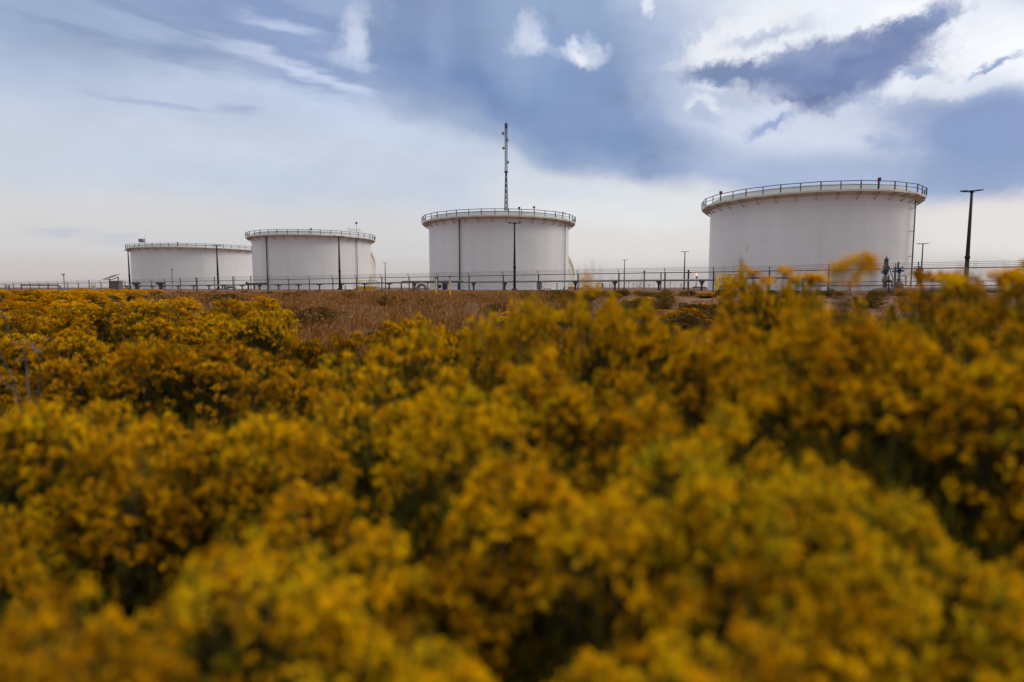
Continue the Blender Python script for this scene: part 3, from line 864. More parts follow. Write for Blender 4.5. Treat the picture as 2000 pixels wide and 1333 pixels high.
def yplatform(x0, x1, Y, label, dx=6.5, name='stair_platform'):
    c = onground((x0 + x1) / 2, Y)
    t = thing(name, label, 'platform', c)
    zt = P(x0, 561.2, Y).z; zb = c.z
    X0 = P(x0, 560, Y).x; X1 = P(x1, 560, Y).x
    m = (X0 + X1) / 2
    MB().box((m, Y, zt), (X1 - X0, 2.2, .32)).build('deck', M['yellow'], t)
    MB().box((m, Y - 1.0, (zt + zb) / 2 - .1), (X1 - X0 - .3, .1, (zt - zb) * .75)).build('skirt', M['yellow'], t)
    r = MB()
    n = 5
    for yy in (Y - 1.05, Y + 1.05):
        for i in range(n):
            x = X0 + (X1 - X0) * i / (n - 1); r.tube([(x, yy, zt), (x, yy, zt + 1.35)], .05, 6)
        for hgt in (.7, 1.35): r.tube([(X0, yy, zt + hgt), (X1, yy, zt + hgt)], .05, 6)
    r.build('guard_rail', M['paleyellow'], t)
    for s, X in ((-1, X0), (1, X1)):
        st = MB(); w = (zt - zb) * 1.35
        for yy in (Y - 1.0, Y + 1.0):
            st.bar((X, yy, zt), (X + s * w, yy, zb), .08, .22)
        for i in range(5):
            f = (i + .5) / 5
            st.box((X + s * w * f, Y, zt + (zb - zt) * f), (.28, 2.0, .06))
        st.build('stair_flight', M['paleyellow'], t)
        h = MB()
        for yy in (Y - 1.0, Y + 1.0):
            h.tube([(X, yy, zt + 1.3), (X + s * w, yy, zb + 1.2), (X + s * w, yy, zb)], .045, 6)
            h.tube([(X, yy, zt + .65), (X + s * w, yy, zb + .6)], .04, 6)
        h.build('stair_handrail', M['paleyellow'], t)
yplatform(699.5, 736, 122, 'yellow stepped platform at the foot of the second tank from the left')
def small_landing(px, Y, w, label):
    g = onground(px, Y); t = thing('stair_landing', label, 'platform', g)
    k = Y / 1165.0
    zt = P(px, 561.5, Y).z
    MB().box((g.x, Y, zt), (w * k, 1.2, .18)).build('deck', M['yellow'], t)
    for s in (-1, 1):
        for yy in (-.5, .5):
            MB().bar((g.x + s * w * k * .45, Y + yy, zt), (g.x + s * w * k * .45 * 1.15, Y + yy, g.z), .11).build('leg', M['yellow'], t)
    MB().box((g.x - .1, Y, (zt + g.z) / 2 + .1), (w * k * .7, .8, .12)).build('step', M['yellow'], t)
    r = MB()
    for s in (-1, 0, 1):
        r.tube([(g.x + s * w * k * .4, Y, zt), (g.x + s * w * k * .4, Y, zt + 1.0)], .05, 6)
    r.tube([(g.x - w * k * .4, Y, zt + 1), (g.x + w * k * .4, Y, zt + 1)], .05, 6)
    r.tube([(g.x - w * k * .4, Y, zt + .5), (g.x + w * k * .4, Y, zt + .5)], .05, 6)
    r.build('guard_rail', M['paleyellow'], t)
small_landing(1116, 106, 12.5, 'small yellow stair landing at the right foot of the tower tank')

def yframe(px, Y, w, ytop, label):
    g = onground(px, Y); k = Y / 1165.0
    t = thing('yellow_frame', label, 'frame', g)
    zt = P(px, ytop, Y).z
    for s in (-1, -.3, .3, 1):
        MB().bar((g.x + s * w * k / 2, Y, g.z - .1), (g.x + s * w * k / 2, Y, zt - (.6 if abs(s) < 1 else 0)), .14).build('upright', M['paleyellow'], t)
    for f in (.25, .55, .9):
        MB().bar((g.x - w * k / 2, Y, g.z + (zt - g.z) * f), (g.x + w * k / 2, Y, g.z + (zt - g.z) * f), .12).build('rail', M['paleyellow'], t)
yframe(1247, 185, 8, 551.5, 'distant pale yellow frame between the two right tanks')
yframe(183, 150, 7, 553.5, 'pale yellow rail frame left of the small shed')

# --------------------------------------------------------------- marker posts
def marker(px, ytop, ybase, Y, label):
    g = P(px, ybase, Y); g.z = gz(g.x, g.y); k = Y / 1165.0
    top = P(px, ytop, Y).z
    t = thing('marker_post', label, 'marker post', g, 'yellow pipeline marker posts')
    zs = P(px, ytop + (ybase - ytop) * .40, Y).z; zc = P(px, ytop + 3, Y).z
    r = 1.75 * k
    MB().lathe((g.x, g.y, 0), [(r, g.z - .05), (r, zs), (r * .98, zs)], 14).build('post', M['marker'], t, smooth=False)
    MB().lathe((g.x, g.y, 0), [(r * 1.12, zs - .02), (r * 1.12, zc), (r * 1.0, zc + .01)], 14).build('label_sleeve', M['decal'], t)
    MB().lathe((g.x, g.y, 0), [(r * 1.25, zc - .03), (r * 1.25, top - .03), (r * .5, top)], 14).build('cap', M['olive'], t)
marker(851.8, 540.5, 582, 37, 'shorter yellow marker post, left one of the pair in the brown grass')
marker(879.3, 538.5, 585, 34, 'taller yellow marker post, right one of the pair in the brown grass')

# ------------------------------------------------------------- shed, far left
def shed():
    Y = 125.0
    k = Y / 1165.0
    g = onground(222, Y)
    t = thing('panel_shed', 'small weathered shed under a tilted panel roof, left of the farthest tank', 'shed', g)
    a = P(213.2, 549, Y); b_ = P(231.5, 549, Y)
    MB().box(((a.x + b_.x) / 2, Y + .6, (a.z + g.z) / 2 - .05), (b_.x - a.x, 1.5, a.z - g.z + .1)).build('cabin', M['shed'], t)
    MB().bar(P(231, 567, Y - .2), P(231, 541, Y - .2), .16).build('post', M['shed'], t)
    MB().bar(P(214, 567, Y - .2), P(214, 545, Y - .2), .16).build('post', M['shed'], t)
    rb = MB(); rb.bar(P(199.5, 545.6, Y - .2), P(219, 546.3, Y - .2), .13, .13); rb.bar(P(219, 546.3, Y - .2), P(231, 541.2, Y - .2), .13, .13)
    rb.bar(P(220, 545.5, Y + 1.2), P(231, 541.2, Y + 1.2), .12, .12); rb.build('roof_beam', M['shed'], t)
    pn = MB()
    c0, c1_ = P(206, 545.2, Y), P(226, 539.2, Y)
    pn.add([c0 + Vector((0, -.6, 0)), c1_ + Vector((-.2, -.6, .1)), c1_ + Vector((0, 1.6, .5)), c0 + Vector((0, 1.6, .3)),
            c0 + Vector((0, -.6, -.06)), c1_ + Vector((-.2, -.6, .04)), c1_ + Vector((0, 1.6, .44)), c0 + Vector((0, 1.6, .24))],
           [(0, 1, 2, 3), (7, 6, 5, 4), (0, 4, 5, 1), (1, 5, 6, 2), (2, 6, 7, 3), (3, 7, 4, 0)])
    pn.build('roof_panel', M['solar'], t)
shed()

# --------------------------------------------------------------- small poles
def simple_pole(name, px, yt, Y, rad, label, head=None, mk='galv'):
    g = onground(px, Y); top = P(px, yt, Y); top = Vector((g.x, g.y, top.z))
    t = thing(name, label, 'pole', g)
    MB().tube([g - Vector((0, 0, .1)), top], rad, 8).build('pole', M[mk], t)
    if head == 'lamp':
        MB().box(top + Vector((.25, 0, .05)), (.7, .3, .25)).build('lamp_head', M[mk], t)
    elif head == 'lamp_left':
        MB().box(top + Vector((-.1, 0, .1)), (.8, .4, .3)).build('lamp_head', M[mk], t)
    elif head == 'arm':
        MB().bar(top + Vector((-.6, 0, -.5)), top + Vector((.5, 0, -.5)), .12).build('cross_arm', M[mk], t)
    elif head == 'cap':
        MB().lathe(top, [(rad * 1.4, -.1), (rad * 1.4, .1), (rad * .5, .18)], 8).build('cap', M[mk], t)
    return t
simple_pole('small_lamp_pole', 337, 528, 165, .11, 'short grey lamp pole against the farthest tank', 'lamp')
simple_pole('small_lamp_pole', 126, 537, 170, .12, 'short leaning grey lamp pole standing left of the shed', 'lamp_left')
simple_pole('utility_pole', 1344, 527.5, 105, .16, 'thick grey pole with short cross arm right of the distant light pole', 'arm', 'support')
simple_pole('steel_post', 1258, 531, 78, .10, 'tall grey steel post behind the fence, middle of the tank gap', 'cap')
simple_pole('steel_post', 1290.5, 533.5, 84, .09, 'grey steel post beside the pipe support in the tank gap', None)
simple_pole('steel_post', 1088, 553.5, 88, .07, 'thin dark post before the right part of the tower tank', None, 'support')
simple_pole('steel_post', 674.5, 558, 98, .07, 'low thin post right of the light pole by the second tank', None, 'support')

def cage(px, Y):
    g = onground(px, Y); k = Y / 1165.0
    t = thing('valve_cage', 'round grey valve cage beside a fence post before the tower tank', 'valve cage', g)
    z0, z1 = P(px, 565, Y).z, P(px, 554.5, Y).z; r = 5 * k
    for i in range(10):
        a = 2 * math.pi * i / 10
        MB().tube([(g.x + math.cos(a) * r, Y + math.sin(a) * r, z0), (g.x + math.cos(a) * r, Y + math.sin(a) * r, z1)], .035, 5).build('bar', M['dpipe'], t)
    for z in (z0, (z0 + z1) / 2, z1):
        n = 16
        MB().tube([(g.x + math.cos(2 * math.pi * i / n) * r, Y + math.sin(2 * math.pi * i / n) * r, z) for i in range(n + 1)], .035, 5).build('ring', M['dpipe'], t)
    MB().lathe((g.x, Y, 0), [(.14, g.z), (.2, z0 + .3), (.2, z1 - .2), (.08, z1)], 10).build('valve_body', M['dpipe'], t)
cage(1053.5, 84)
g = onground(1069, 90); t = thing('low_bench', 'low dark metal stand on the pad before the tower tank', 'stand', g)
MB().box(P(1069, 564.6, 90), (1.15, .6, .08)).build('top', M['brownpipe'], t)
for s in (-.5, .5):
    MB().bar((g.x + s, 90, g.z - .05), (g.x + s, 90, P(1069, 564.6, 90).z), .08).build('leg', M['brownpipe'], t)
piping('floor_valve', 'small dark valve at the foot of the thin drain on the tower tank', 'valve', [
    ('body', 'support', .18, [(1100.5, 564.2, 0), (1103.5, 564.2, 0)]), ('stem', 'support', .06, [(1102, 567, 0), (1102, 561.5, 0)])], 106, 1102)
# cabinet, hoop frame, skid, flare in the gap
g = onground(1146, 150); t = thing('equipment_cabinet', 'low brown cabinet on the pad right of the tower tank', 'cabinet', g)
a = P(1146, 560.6, 150)
MB().box((a.x, 150, (g.z + a.z + .32) / 2), (1.15, .8, a.z + .32 - g.z)).build('body', M['brown'], t)
MB().box((a.x, 150, a.z + .36), (1.3, .95, .08)).build('lid', M['brown'], t)
piping('hoop_frame', 'square-topped pipe frame on the pad between the two right tanks', 'frame', [
    ('hoop', 'pipe', .10, [(1166.3, 564, 0), (1166.5, 555.5, 0), (1167.3, 554, 0), (1169, 553.6, 0), (1176.3, 553.6, 0), (1177.8, 555.5, 0), (1177.8, 564, 0)]),
    ('leg', 'support', .14, [(1175.8, 564, 0), (1175.8, 554.5, 0)]),
], 140, 1172)
g = onground(1365, 112); t = thing('skid_frame', 'low maroon skid frame on the pad beside the nearest tank', 'skid', g)
MB().bar(P(1352.5, 561.6, 112), P(1378.5, 561.6, 112), .3, .16).build('deck', M['maroon'], t)
for px in (1355, 1365, 1376):
    MB().bar(P(px, 565.5, 112), P(px, 561.8, 112), .1).build('leg', M['maroon'], t)
MB().box(P(1358.5, 560.5, 112), (.32, .3, .2)).build('junction_box', M['maroon'], t)
def flare():
    Y = 230; g = onground(1360.3, Y); t = thing('flare_stack', 'thin flare stack with a small orange flame in the tank gap', 'flare stack', g)
    top = P(1360.3, 541, Y).z
    MB().tube([g, Vector((g.x, Y, top))], .13, 8).build('stack', M['pipe'], t)
    MB().lathe((g.x, Y, top), [(.2, -.6), (.36, -.5), (.36, .1), (.25, .2)], 10).build('burner_tip', M['support'], t)
    MB().lathe((g.x - .1, Y, top), [(.10, .2), (.34, .5), (.38, .8), (.2, 1.3), (.03, 1.8)], 10).build('flame', M['flame'], t, smooth=True)
flare()

def far_fence():
    Y0 = 205.0
    g = onground(1230, Y0)
    t = thing('distant_fence', 'distant low wire fence on the far side of the pad between the right tanks', 'fence', g)
    x0, x1 = P(1114, 562, Y0).x, P(1440, 562, Y0).x
    n = 24
    zt = P(1230, 553.2, Y0).z
    for i in range(n + 1):
        x = x0 + (x1 - x0) * i / n
        MB().tube([(x, Y0, g.z - .1), (x, Y0, zt)], .05, 5).build('post', M['galv'], t)
    for f in (0.12, .55, 1.0):
        z = g.z + (zt - g.z) * f
        MB().tube([(x0, Y0, z), (x1, Y0, z)], .035 if f == 1 else .02, 5).build('rail', M['galv'], t)
far_fence()
# thin sampling stands in the gap
rs = random.Random(5)
for i, (px, yt) in enumerate([(1191, 555), (1228, 551), (1238, 553), (1268, 555), (1309, 551), (1330, 555)]):
    Y = 150 + 12 * (i % 3)
    g = onground(px, Y)
    words = ['left of the fourth support', 'left of the yellow frame', 'close left of the yellow frame', 'right of the capped steel post', 'right of the fence post in the gap', 'left of the thick cross-arm pole']
    t = thing('sample_stand', 'thin grey pipe stand on the pad, ' + words[i], 'pipe stand', g, 'thin pipe stands on the pad')
    top = P(px, yt, Y)
    MB().tube([g, Vector((g.x, Y, top.z))], .07, 6).build('riser', M['galv'], t)
    MB().lathe((g.x, Y, top.z - .25), [(.05, -.14), (.16, -.08), (.16, .08), (.05, .14)], 8).build('valve_head', M['support'], t)
# -------------------------------------------------------------- vegetation
def npmesh(name, V, Fc, mats, tint=None, mi=None):
    """V (n,3); Fc list of int arrays (m,k)"""
    me = bpy.data.meshes.new(name)
    me.vertices.add(len(V)); me.vertices.foreach_set('co', np.asarray(V, np.float32).ravel())
    nl = sum(f.size for f in Fc); nf = sum(len(f) for f in Fc)
    me.loops.add(nl); me.polygons.add(nf)
    me.loops.foreach_set('vertex_index', np.concatenate([f.ravel() for f in Fc]).astype(np.int32))
    tot = np.concatenate([np.full(len(f), f.shape[1]) for f in Fc])
    me.polygons.foreach_set('loop_start', (np.cumsum(tot) - tot).astype(np.int32))
    for m_ in mats: me.materials.append(m_)
    if mi is not None: me.polygons.foreach_set('material_index', np.asarray(mi, np.int32))
    me.update(calc_edges=True)
    if tint is not None:
        a = me.attributes.new('tint', 'FLOAT', 'FACE'); a.data.foreach_set('value', np.clip(tint, 0, 1).astype(np.float32))
    return me

def rand_dirs(rng, n):
    v = rng.normal(size=(n, 3)); return v / np.linalg.norm(v, axis=1, keepdims=True)

def quads_at(rng, C, size, aspect=1.0, flat=0.0):
    """small folded petals: one quad each, random orientation, biased to lie flat"""
    n = len(C)
    a = rand_dirs(rng, n); nrm = rand_dirs(rng, n) + np.array([0, 0, flat]); nrm /= np.linalg.norm(nrm, axis=1, keepdims=True)
    u = np.cross(nrm, a); u /= np.linalg.norm(u, axis=1, keepdims=True) + 1e-9; w = np.cross(nrm, u)
    s = (np.asarray(size) * np.ones(n))[:, None] * 0.5
    V = np.stack([C - u * s - w * s * aspect, C + u * s - w * s * aspect * .6, C + u * s * .8 + w * s * aspect + nrm * s * .5, C - u * s * .9 + w * s * aspect * .8], 1).reshape(-1, 3)
    return V, np.arange(4 * n).reshape(-1, 4)

def blades(rng, B, T, width):
    """thin tapering blades from B to T as single triangles, crosswise width"""
    n = len(B)
    d = T - B; side = np.cross(d, rand_dirs(rng, n)); side /= np.linalg.norm(side, axis=1, keepdims=True) + 1e-9
    w = (np.asarray(width) * np.ones(n))[:, None]
    V = np.stack([B - side * w, B + side * w, T], 1).reshape(-1, 3)
    return V, np.arange(3 * n).reshape(-1, 3)

def blades4(rng, B, T, width):
    n = len(B); d = T - B
    side = np.cross(d, rand_dirs(rng, n)); side /= np.linalg.norm(side, axis=1, keepdims=True) + 1e-9
    w = (np.asarray(width) * np.ones(n))[:, None]; Mi = B + d * .5 + side * 0
    V = np.stack([B, Mi - side * w, T, Mi + side * w], 1).reshape(-1, 3)
    return V, np.arange(4 * n).reshape(-1, 4)

def bush_tips(rng, n, loose=0.0):
    """points on a lumpy dome of radius .5 and height .9, with outward directions"""
    nl = 11
    ld = rand_dirs(rng, nl); ld[:, 2] = np.abs(ld[:, 2]) * 1.1 + .05; ld /= np.linalg.norm(ld, axis=1, keepdims=True)
    ls = rng.uniform(.80, 1.10, nl)
    out = []; D = []
    while len(out) < n:
        d = rand_dirs(rng, 1)[0]; d[2] = abs(d[2])
        if d[2] < .03: continue
        dots = ld @ d; k = np.argmax(dots); gap = 1 - dots[k]
        if rng.random() < gap * 9: continue
        r = ls[k] * (1 - gap * 2.5) * rng.uniform(.90, 1.03)
        if rng.random() < .20: r *= rng.uniform(.55, .9)
        out.append((d[0] * .52 * r, d[1] * .52 * r, .30 + (d[2] ** .8) * .60 * r - (1 - d[2]) * .10)); D.append(d)
    return np.array(out), np.array(D)

def make_bush_meshes(seed, ntips=470, sub=8, nfl=13, fs=.0068, rc=.032, leaves=26, sprigs=0):
    rng = np.random.default_rng(seed)
    T, D = bush_tips(rng, ntips)
    if sprigs:
        ts, ds = bush_tips(rng, sprigs)
        m_ = ds[:, 2] > .2
        ts = ts[m_] ; ds = ds[m_]; ts[:, 2] += rng.uniform(.03, .08, len(ts)); T = np.vstack([T, ts]); D = np.vstack([D, ds])
    n = len(T)
    up = D * .55 + np.array([0, 0, .8]) + rng.normal(0, .12, (n, 3)); up /= np.linalg.norm(up, axis=1, keepdims=True)
    e1 = np.cross(up, rand_dirs(rng, n)); e1 /= np.linalg.norm(e1, axis=1, keepdims=True); e2 = np.cross(up, e1)
    # subclumps
    rr = rc * rng.uniform(.7, 1.35, n)
    an = rng.uniform(0, 2 * np.pi, (n, sub)); ra = np.sqrt(rng.random((n, sub))) * rr[:, None]
    hh = -ra ** 2 / rr[:, None] * .55 + rng.normal(0, .006, (n, sub))
    SC = T[:, None] + e1[:, None] * (np.cos(an) * ra)[..., None] + e2[:, None] * (np.sin(an) * ra)[..., None] + up[:, None] * hh[..., None]
    fl = SC[:, :, None] + rng.normal(0, 1, (n, sub, nfl, 3)) * np.array([.0062, .0062, .0055]) * (rc / .036)
    ct = rng.normal(.5, .17, n)
    tint = (ct[:, None, None] + rng.normal(0, .07, (n, sub, 1)) + rng.normal(0, .08, (n, sub, nfl))).ravel()
    C = fl.reshape(-1, 3)
    FV, FF = quads_at(rng, C, rng.uniform(.75, 1.25, len(C)) * fs, flat=1.3)
    fm = npmesh('flowers', FV, [FF], [M['floret']], tint)
    # stems: from the crown base to the tip, bowed
    B0 = np.stack([rng.normal(0, .05, n), rng.normal(0, .05, n), np.zeros(n)], 1)
    ctl = B0 * .4 + T * .6; ctl[:, 2] = T[:, 2] * .45; ctl[:, :2] = T[:, :2] * .62
    ts_ = np.linspace(0, 1, 6)
    def curve(t):
        return B0 * (1 - t) ** 2 + 2 * ctl * t * (1 - t) + T * t ** 2
    SV = []; SF = []
    ang = rng.uniform(0, 6.28, n)
    off = 0
    idx = np.arange(n)
    for i, t in enumerate(ts_):
        c = curve(t); w = .0042 * (1 - .72 * t)
        for k in range(3):
            SV.append(c + np.stack([np.cos(ang + k * 2.094), np.sin(ang + k * 2.094), np.zeros(n)], 1) * w)
    SVa = np.stack(SV, 1)     # n, 18, 3
    base = (idx * 18)[:, None]
    fs_ = []
    for i in range(5):
        for k in range(3):
            fs_.append(base + np.array([[i * 3 + k, i * 3 + (k + 1) % 3, (i + 1) * 3 + (k + 1) % 3, (i + 1) * 3 + k]]))
    # short branchlets holding each subclump
    sm = npmesh('stems', SVa.reshape(-1, 3), [np.concatenate(fs_)], [M['stem']])
    # leaves: on the upper part of every stem + branchlets into the subclumps
    tl = rng.uniform(.30, .985, (n, leaves)) ** .8
    cc = B0[:, None] * (1 - tl[..., None]) ** 2 + 2 * ctl[:, None] * (tl * (1 - tl))[..., None] + T[:, None] * tl[..., None] ** 2
    cc = cc.reshape(-1, 3) + rng.normal(0, .004, (n * leaves, 3))
    ld = rand_dirs(rng, len(cc)) * .8 + np.repeat(up, leaves, 0) * .9; ld /= np.linalg.norm(ld, axis=1, keepdims=True)
    LV, LF = blades4(rng, cc, cc + ld * rng.uniform(.022, .05, len(cc))[:, None], .0016)
    bb = np.repeat(T - up * .035, sub, 0)
    BV, BF = blades4(rng, bb, SC.reshape(-1, 3), .0014)
    # loose foliage filling the heart of the plant
    m2 = 6500
    q = rand_dirs(rng, m2); q[:, 2] = np.abs(q[:, 2]); r = rng.uniform(.25, .82, m2) ** .7
    ic = np.stack([q[:, 0] * .48 * r, q[:, 1] * .48 * r, .14 + q[:, 2] * .62 * r], 1)
    idr = rand_dirs(rng, m2) * .6 + np.array([0, 0, .8])
    IV, IF = blades4(rng, ic, ic + idr * rng.uniform(.04, .09, m2)[:, None], .005)
    # slender unopened shoots standing a little proud of the flower heads
    ns = 5
    sb = np.repeat(T, ns, 0) + rng.normal(0, .022, (n * ns, 3)); sd = np.repeat(up, ns, 0) + rng.normal(0, .25, (n * ns, 3))
    XV, XF = blades4(rng, sb - sd * .03, sb + sd * rng.uniform(.008, .038, n * ns)[:, None], .0019)
    V = np.vstack([LV, BV, IV, XV]); FF2 = [LF, BF + len(LV), IF + len(LV) + len(BV), XF + len(LV) + len(BV) + len(IV)]
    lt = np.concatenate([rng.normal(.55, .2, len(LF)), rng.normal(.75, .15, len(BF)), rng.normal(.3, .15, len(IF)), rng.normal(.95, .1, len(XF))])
    lm = npmesh('leaves', V, FF2, [M['leaf']], lt)
    return fm, lm, sm, float(np.percentile(T[:, 2], 99.3)) + .01

def make_lod_bush(seed, matname='floret', ntips=240, nfl=58, fs=.0115, dry=False):
    rng = np.random.default_rng(seed)
    T, D = bush_tips(rng, ntips); n = len(T)
    fl = T[:, None] + rng.normal(0, 1, (n, nfl, 3)) * np.array([.019, .019, .011])
    tint = (rng.normal(.5, .14, n)[:, None] + rng.normal(0, .09, (n, nfl))).ravel()
    FV, FF = quads_at(rng, fl.reshape(-1, 3), rng.uniform(.7, 1.3, n * nfl) * fs, flat=.8)
    B = np.repeat(T * np.array([.35, .35, .1]), 2, 0) + rng.normal(0, .02, (2 * n, 3)); E = np.repeat(T, 2, 0)
    SV, SF = blades(rng, B, E, .005)
    m2 = 2600
    q = rand_dirs(rng, m2); q[:, 2] = np.abs(q[:, 2]); r = rng.uniform(.2, .92, m2) ** .6
    ic = np.stack([q[:, 0] * .5 * r, q[:, 1] * .5 * r, .08 + q[:, 2] * .72 * r], 1)
    idr = rand_dirs(rng, m2) * .6 + np.array([0, 0, .8])
    IV, IF = blades4(rng, ic, ic + idr * rng.uniform(.04, .09, m2)[:, None], .005)
    V = np.vstack([FV, IV, SV]); mi = np.concatenate([np.zeros(len(FF)), np.ones(len(IF)), np.full(len(SF), 2)])
    tt = np.concatenate([tint, rng.normal(.45, .2, len(IF)), np.full(len(SF), .5)])
    return npmesh('rabbitbrush', V, [FF, IF + len(FV), SF + len(FV) + len(IV)], [M[matname], M['leaf'] if matname == 'floret' else M[matname], M['stem']], tt, mi)

NEAR = [make_bush_meshes(11 + i, sprigs=0) for i in range(6)]
LOD = [make_lod_bush(71 + i) for i in range(5)]
SCRUB = [make_lod_bush(91 + i, 'lowscrub', 240, 26, .016) for i in range(3)]
rv = random.Random(77)
BN = [0]; TONE = 1.0
OCC = []
def near_bush(px, ytop, Y, Rr, label, var=None, group=None):
    """a flowering bush whose crown tops out at photograph row ytop"""
    p = P(px, ytop, Y); g = gz(p.x, Y)
    zt = P(px, ytop, Y + .45 * Rr).z if ytop > 562 else p.z
    h = zt - g
    k = BN[0] % 6 if var is None else var
    BN[0] += 1
    fm, lm, sm, top_ = NEAR[k]
    t = thing('rabbitbrush', label, 'bush', (p.x, Y, g), group, rz=rv.uniform(0, 6.28))
    t.scale = (Rr / .5, Rr / .5, h / top_)
    for nm, me in (('flowers', fm), ('leaves', lm), ('stems', sm)):
        o = bpy.data.objects.new(nm, me); COL.objects.link(o); o.parent = t
    OCC.append((p.x, Y, Rr))
    for o in t.children: o.color = (TONE, 1, 1, 1)
    return t
def far_bush(x, y, Rr, h, label, group, meshes, cat='bush', name='rabbitbrush'):
    o = bpy.data.objects.new(name, rv.choice(meshes)); COL.objects.link(o)
    o.location = (x, y, gz(x, y) - .03); o.rotation_euler.z = rv.uniform(0, 6.28); o.scale = (Rr / .5, Rr / .5, h / .88); o.color = (.84, 1, 1, 1)
    tag(o, label, cat, group)
    OCC.append((x, y, Rr))
    return o

#  px, top row, depth, radius, label
NB = [
 # nearest, along the bottom edge
 (1010, 1185, .66, .34, 'nearest blurred golden bush, bottom centre of the picture'),
 (340, 1040, .80, .32, 'blurred golden bush filling the bottom left corner slope'),
 (-110, 1160, .78, .30, 'blurred bush cut off by the bottom left corner'),
 (610, 965, .98, .36, 'blurred golden bush on the diagonal edge left of the bottom centre'),
 (1400, 1120, .70, .34, 'blurred dark golden bush at the bottom right of centre'),
 (1790, 1150, .74, .34, 'dim blurred bush by the bottom right corner'),
 (2140, 1060, .85, .36, 'dim blurred bush cut off by the right edge, low down'),
 # second rank
 (880, 830, 1.28, .46, 'golden bush in the middle foreground, top just below picture centre'),
 (1190, 880, 1.05, .38, 'broad blurred golden bush right of the middle foreground'),
 (1500, 830, 1.10, .38, 'blurred bush below the orange band right of centre'),
 (1720, 890, .98, .34, 'brightly topped blurred bush at right with rounded crown'),
 (2060, 800, 1.15, .40, 'shadowy blurred bush at the right edge, middle height'),
 (690, 740, 1.75, .46, 'golden bush at left centre with a rounded sharp top'),
 # third rank, crowns near the horizon on the right
 (790, 646, 2.20, .42, 'blurred golden bush before the brown grass, left of centre'),
 (1030, 584, 2.20, .30, 'blurred bush whose crown hides the foot of the pole before the tower tank'),
 (1150, 594, 2.50, .42, 'bright blurred bush below the gap between the two right tanks'),
 (1235, 568, 2.05, .30, 'tall blurred bush cresting below the far fence'),
 (1400, 624, 1.75, .42, 'yellow-green blurred bush below the yellow stair'),
 (1535, 532, 2.40, .30, 'tall blurred bush with sprigs before the nearest tank, left part'),
 (1690, 592, 1.50, .44, 'orange-topped blurred bush in front of the tall blue valve'),
 (1868, 534, 2.20, .25, 'tall blurred bush hiding the foot of the right-hand valve'),
 (2025, 534, 1.80, .32, 'tall blurred bush under the nearest light pole'),
 (2170, 532, 1.60, .46, 'tall blurred bush cut off by the right edge at horizon height'),
 (1000, 700, 1.55, .42, 'blurred golden bush in the centre, behind the middle foreground one'),
 (1210, 700, 1.60, .42, 'blurred yellow-orange bush right of the picture centre'),
 (1620, 690, 1.35, .38, 'blurred bush with a slanting orange crown at right'),
 (1860, 680, 1.30, .38, 'blurred dark bush low under the right-hand valve'),
 (2230, 700, 1.25, .42, 'blurred bush beyond the right edge at middle height'),
 (1300, 640, 2.6, .44, 'blurred golden bush standing a little behind the yellow-green one'),
 (1500, 570, 2.9, .40, 'blurred golden bush behind the sprigged one before the nearest tank'),
 (1760, 600, 2.4, .36, 'blurred bush filling the dip under the blue valves'),
 # left, second row
 (-50, 812, 1.55, .40, 'golden bush at the left edge in the second row'),
 (150, 764, 1.75, .42, 'highest-crowned bush of the left second row, bright yellow top'),
 (345, 800, 1.65, .36, 'yellow bush of the left second row beside the bright-topped one'),
 (500, 790, 1.75, .38, 'yellow-green bush of the left second row, right of its middle'),
 (625, 815, 1.60, .32, 'small yellow bush closing the left second row at its right end'),
 (-40, 1010, 1.3, .16, 'low leafy bush at the left edge below the dark hollow'),
]
NBO = {a[4]: near_bush(*a) for a in NB}
def sprig(parent, seed, pts, Y):
    """long flowering shoots that stand clear of the crown: a part of their bush"""
    rng = np.random.default_rng(seed)
    root = Vector(parent.location)
    for px, py, n in pts:
        C = []; tn = []; ST = MB()
        tip = P(px, py, Y); b0 = Vector((root.x + (tip.x - root.x) * .5, root.y, root.z + (tip.z - root.z) * .5))
        ST.tube([b0, b0.lerp(tip, .5) + Vector((.01, 0, .03)), tip - Vector((0, 0, .02))], [.004, .003, .002], 5)
        for k in range(n):
            c = np.array(tip) + rng.normal(0, 1, 3) * np.array([.013, .013, .007])
            C.append(c + rng.normal(0, 1, (40, 3)) * np.array([.011, .011, .007])); tn.append(np.full(40, rng.normal(.5, .12)) + rng.normal(0, .08, 40))
            ST.tube([tip - Vector((0, 0, .03)), Vector(c)], [.0018, .001], 4)
        C = np.concatenate(C); tn = np.concatenate(tn)
        V, Fq = quads_at(rng, C, rng.uniform(.75, 1.25, len(C)) * .0085, flat=1.2)
        Mi = parent.matrix_basis.inverted()
        V4 = np.hstack([V, np.ones((len(V), 1))]) @ np.array(Mi).T
        o = bpy.data.objects.new('sprig_flowers', npmesh('sprig_flowers', V4[:, :3], [Fq], [M['floret']], tn)); COL.objects.link(o); o.parent = parent
        me = bpy.data.meshes.new('sprig_stem'); me.from_pydata([tuple(Mi @ v) for v in ST.v], [], ST.f); me.materials.append(M['stem'])
        o = bpy.data.objects.new('sprig_stem', me); COL.objects.link(o); o.parent = parent
def _nb(key): return next(v for k, v in NBO.items() if key in k)
bpy.context.view_layer.update()
sprig(_nb('tall blurred bush with sprigs'), 5, [(1473, 531, 3), (1530, 528, 4), (1500, 550, 4), (1585, 542, 5), (1560, 548, 4), (1600, 550, 4)], 2.2)
sprig(_nb('orange-topped blurred bush in front'), 6, [(1632, 513, 2), (1644, 510, 2), (1682, 508, 2), (1697, 514, 2), (1709, 525, 1), (1660, 536, 1), (1648, 552, 1)], 1.3)
sprig(_nb('hiding the foot of the right-hand valve'), 7, [(1800, 538, 6), (1822, 545, 5), (1850, 541, 4)], 2.0)
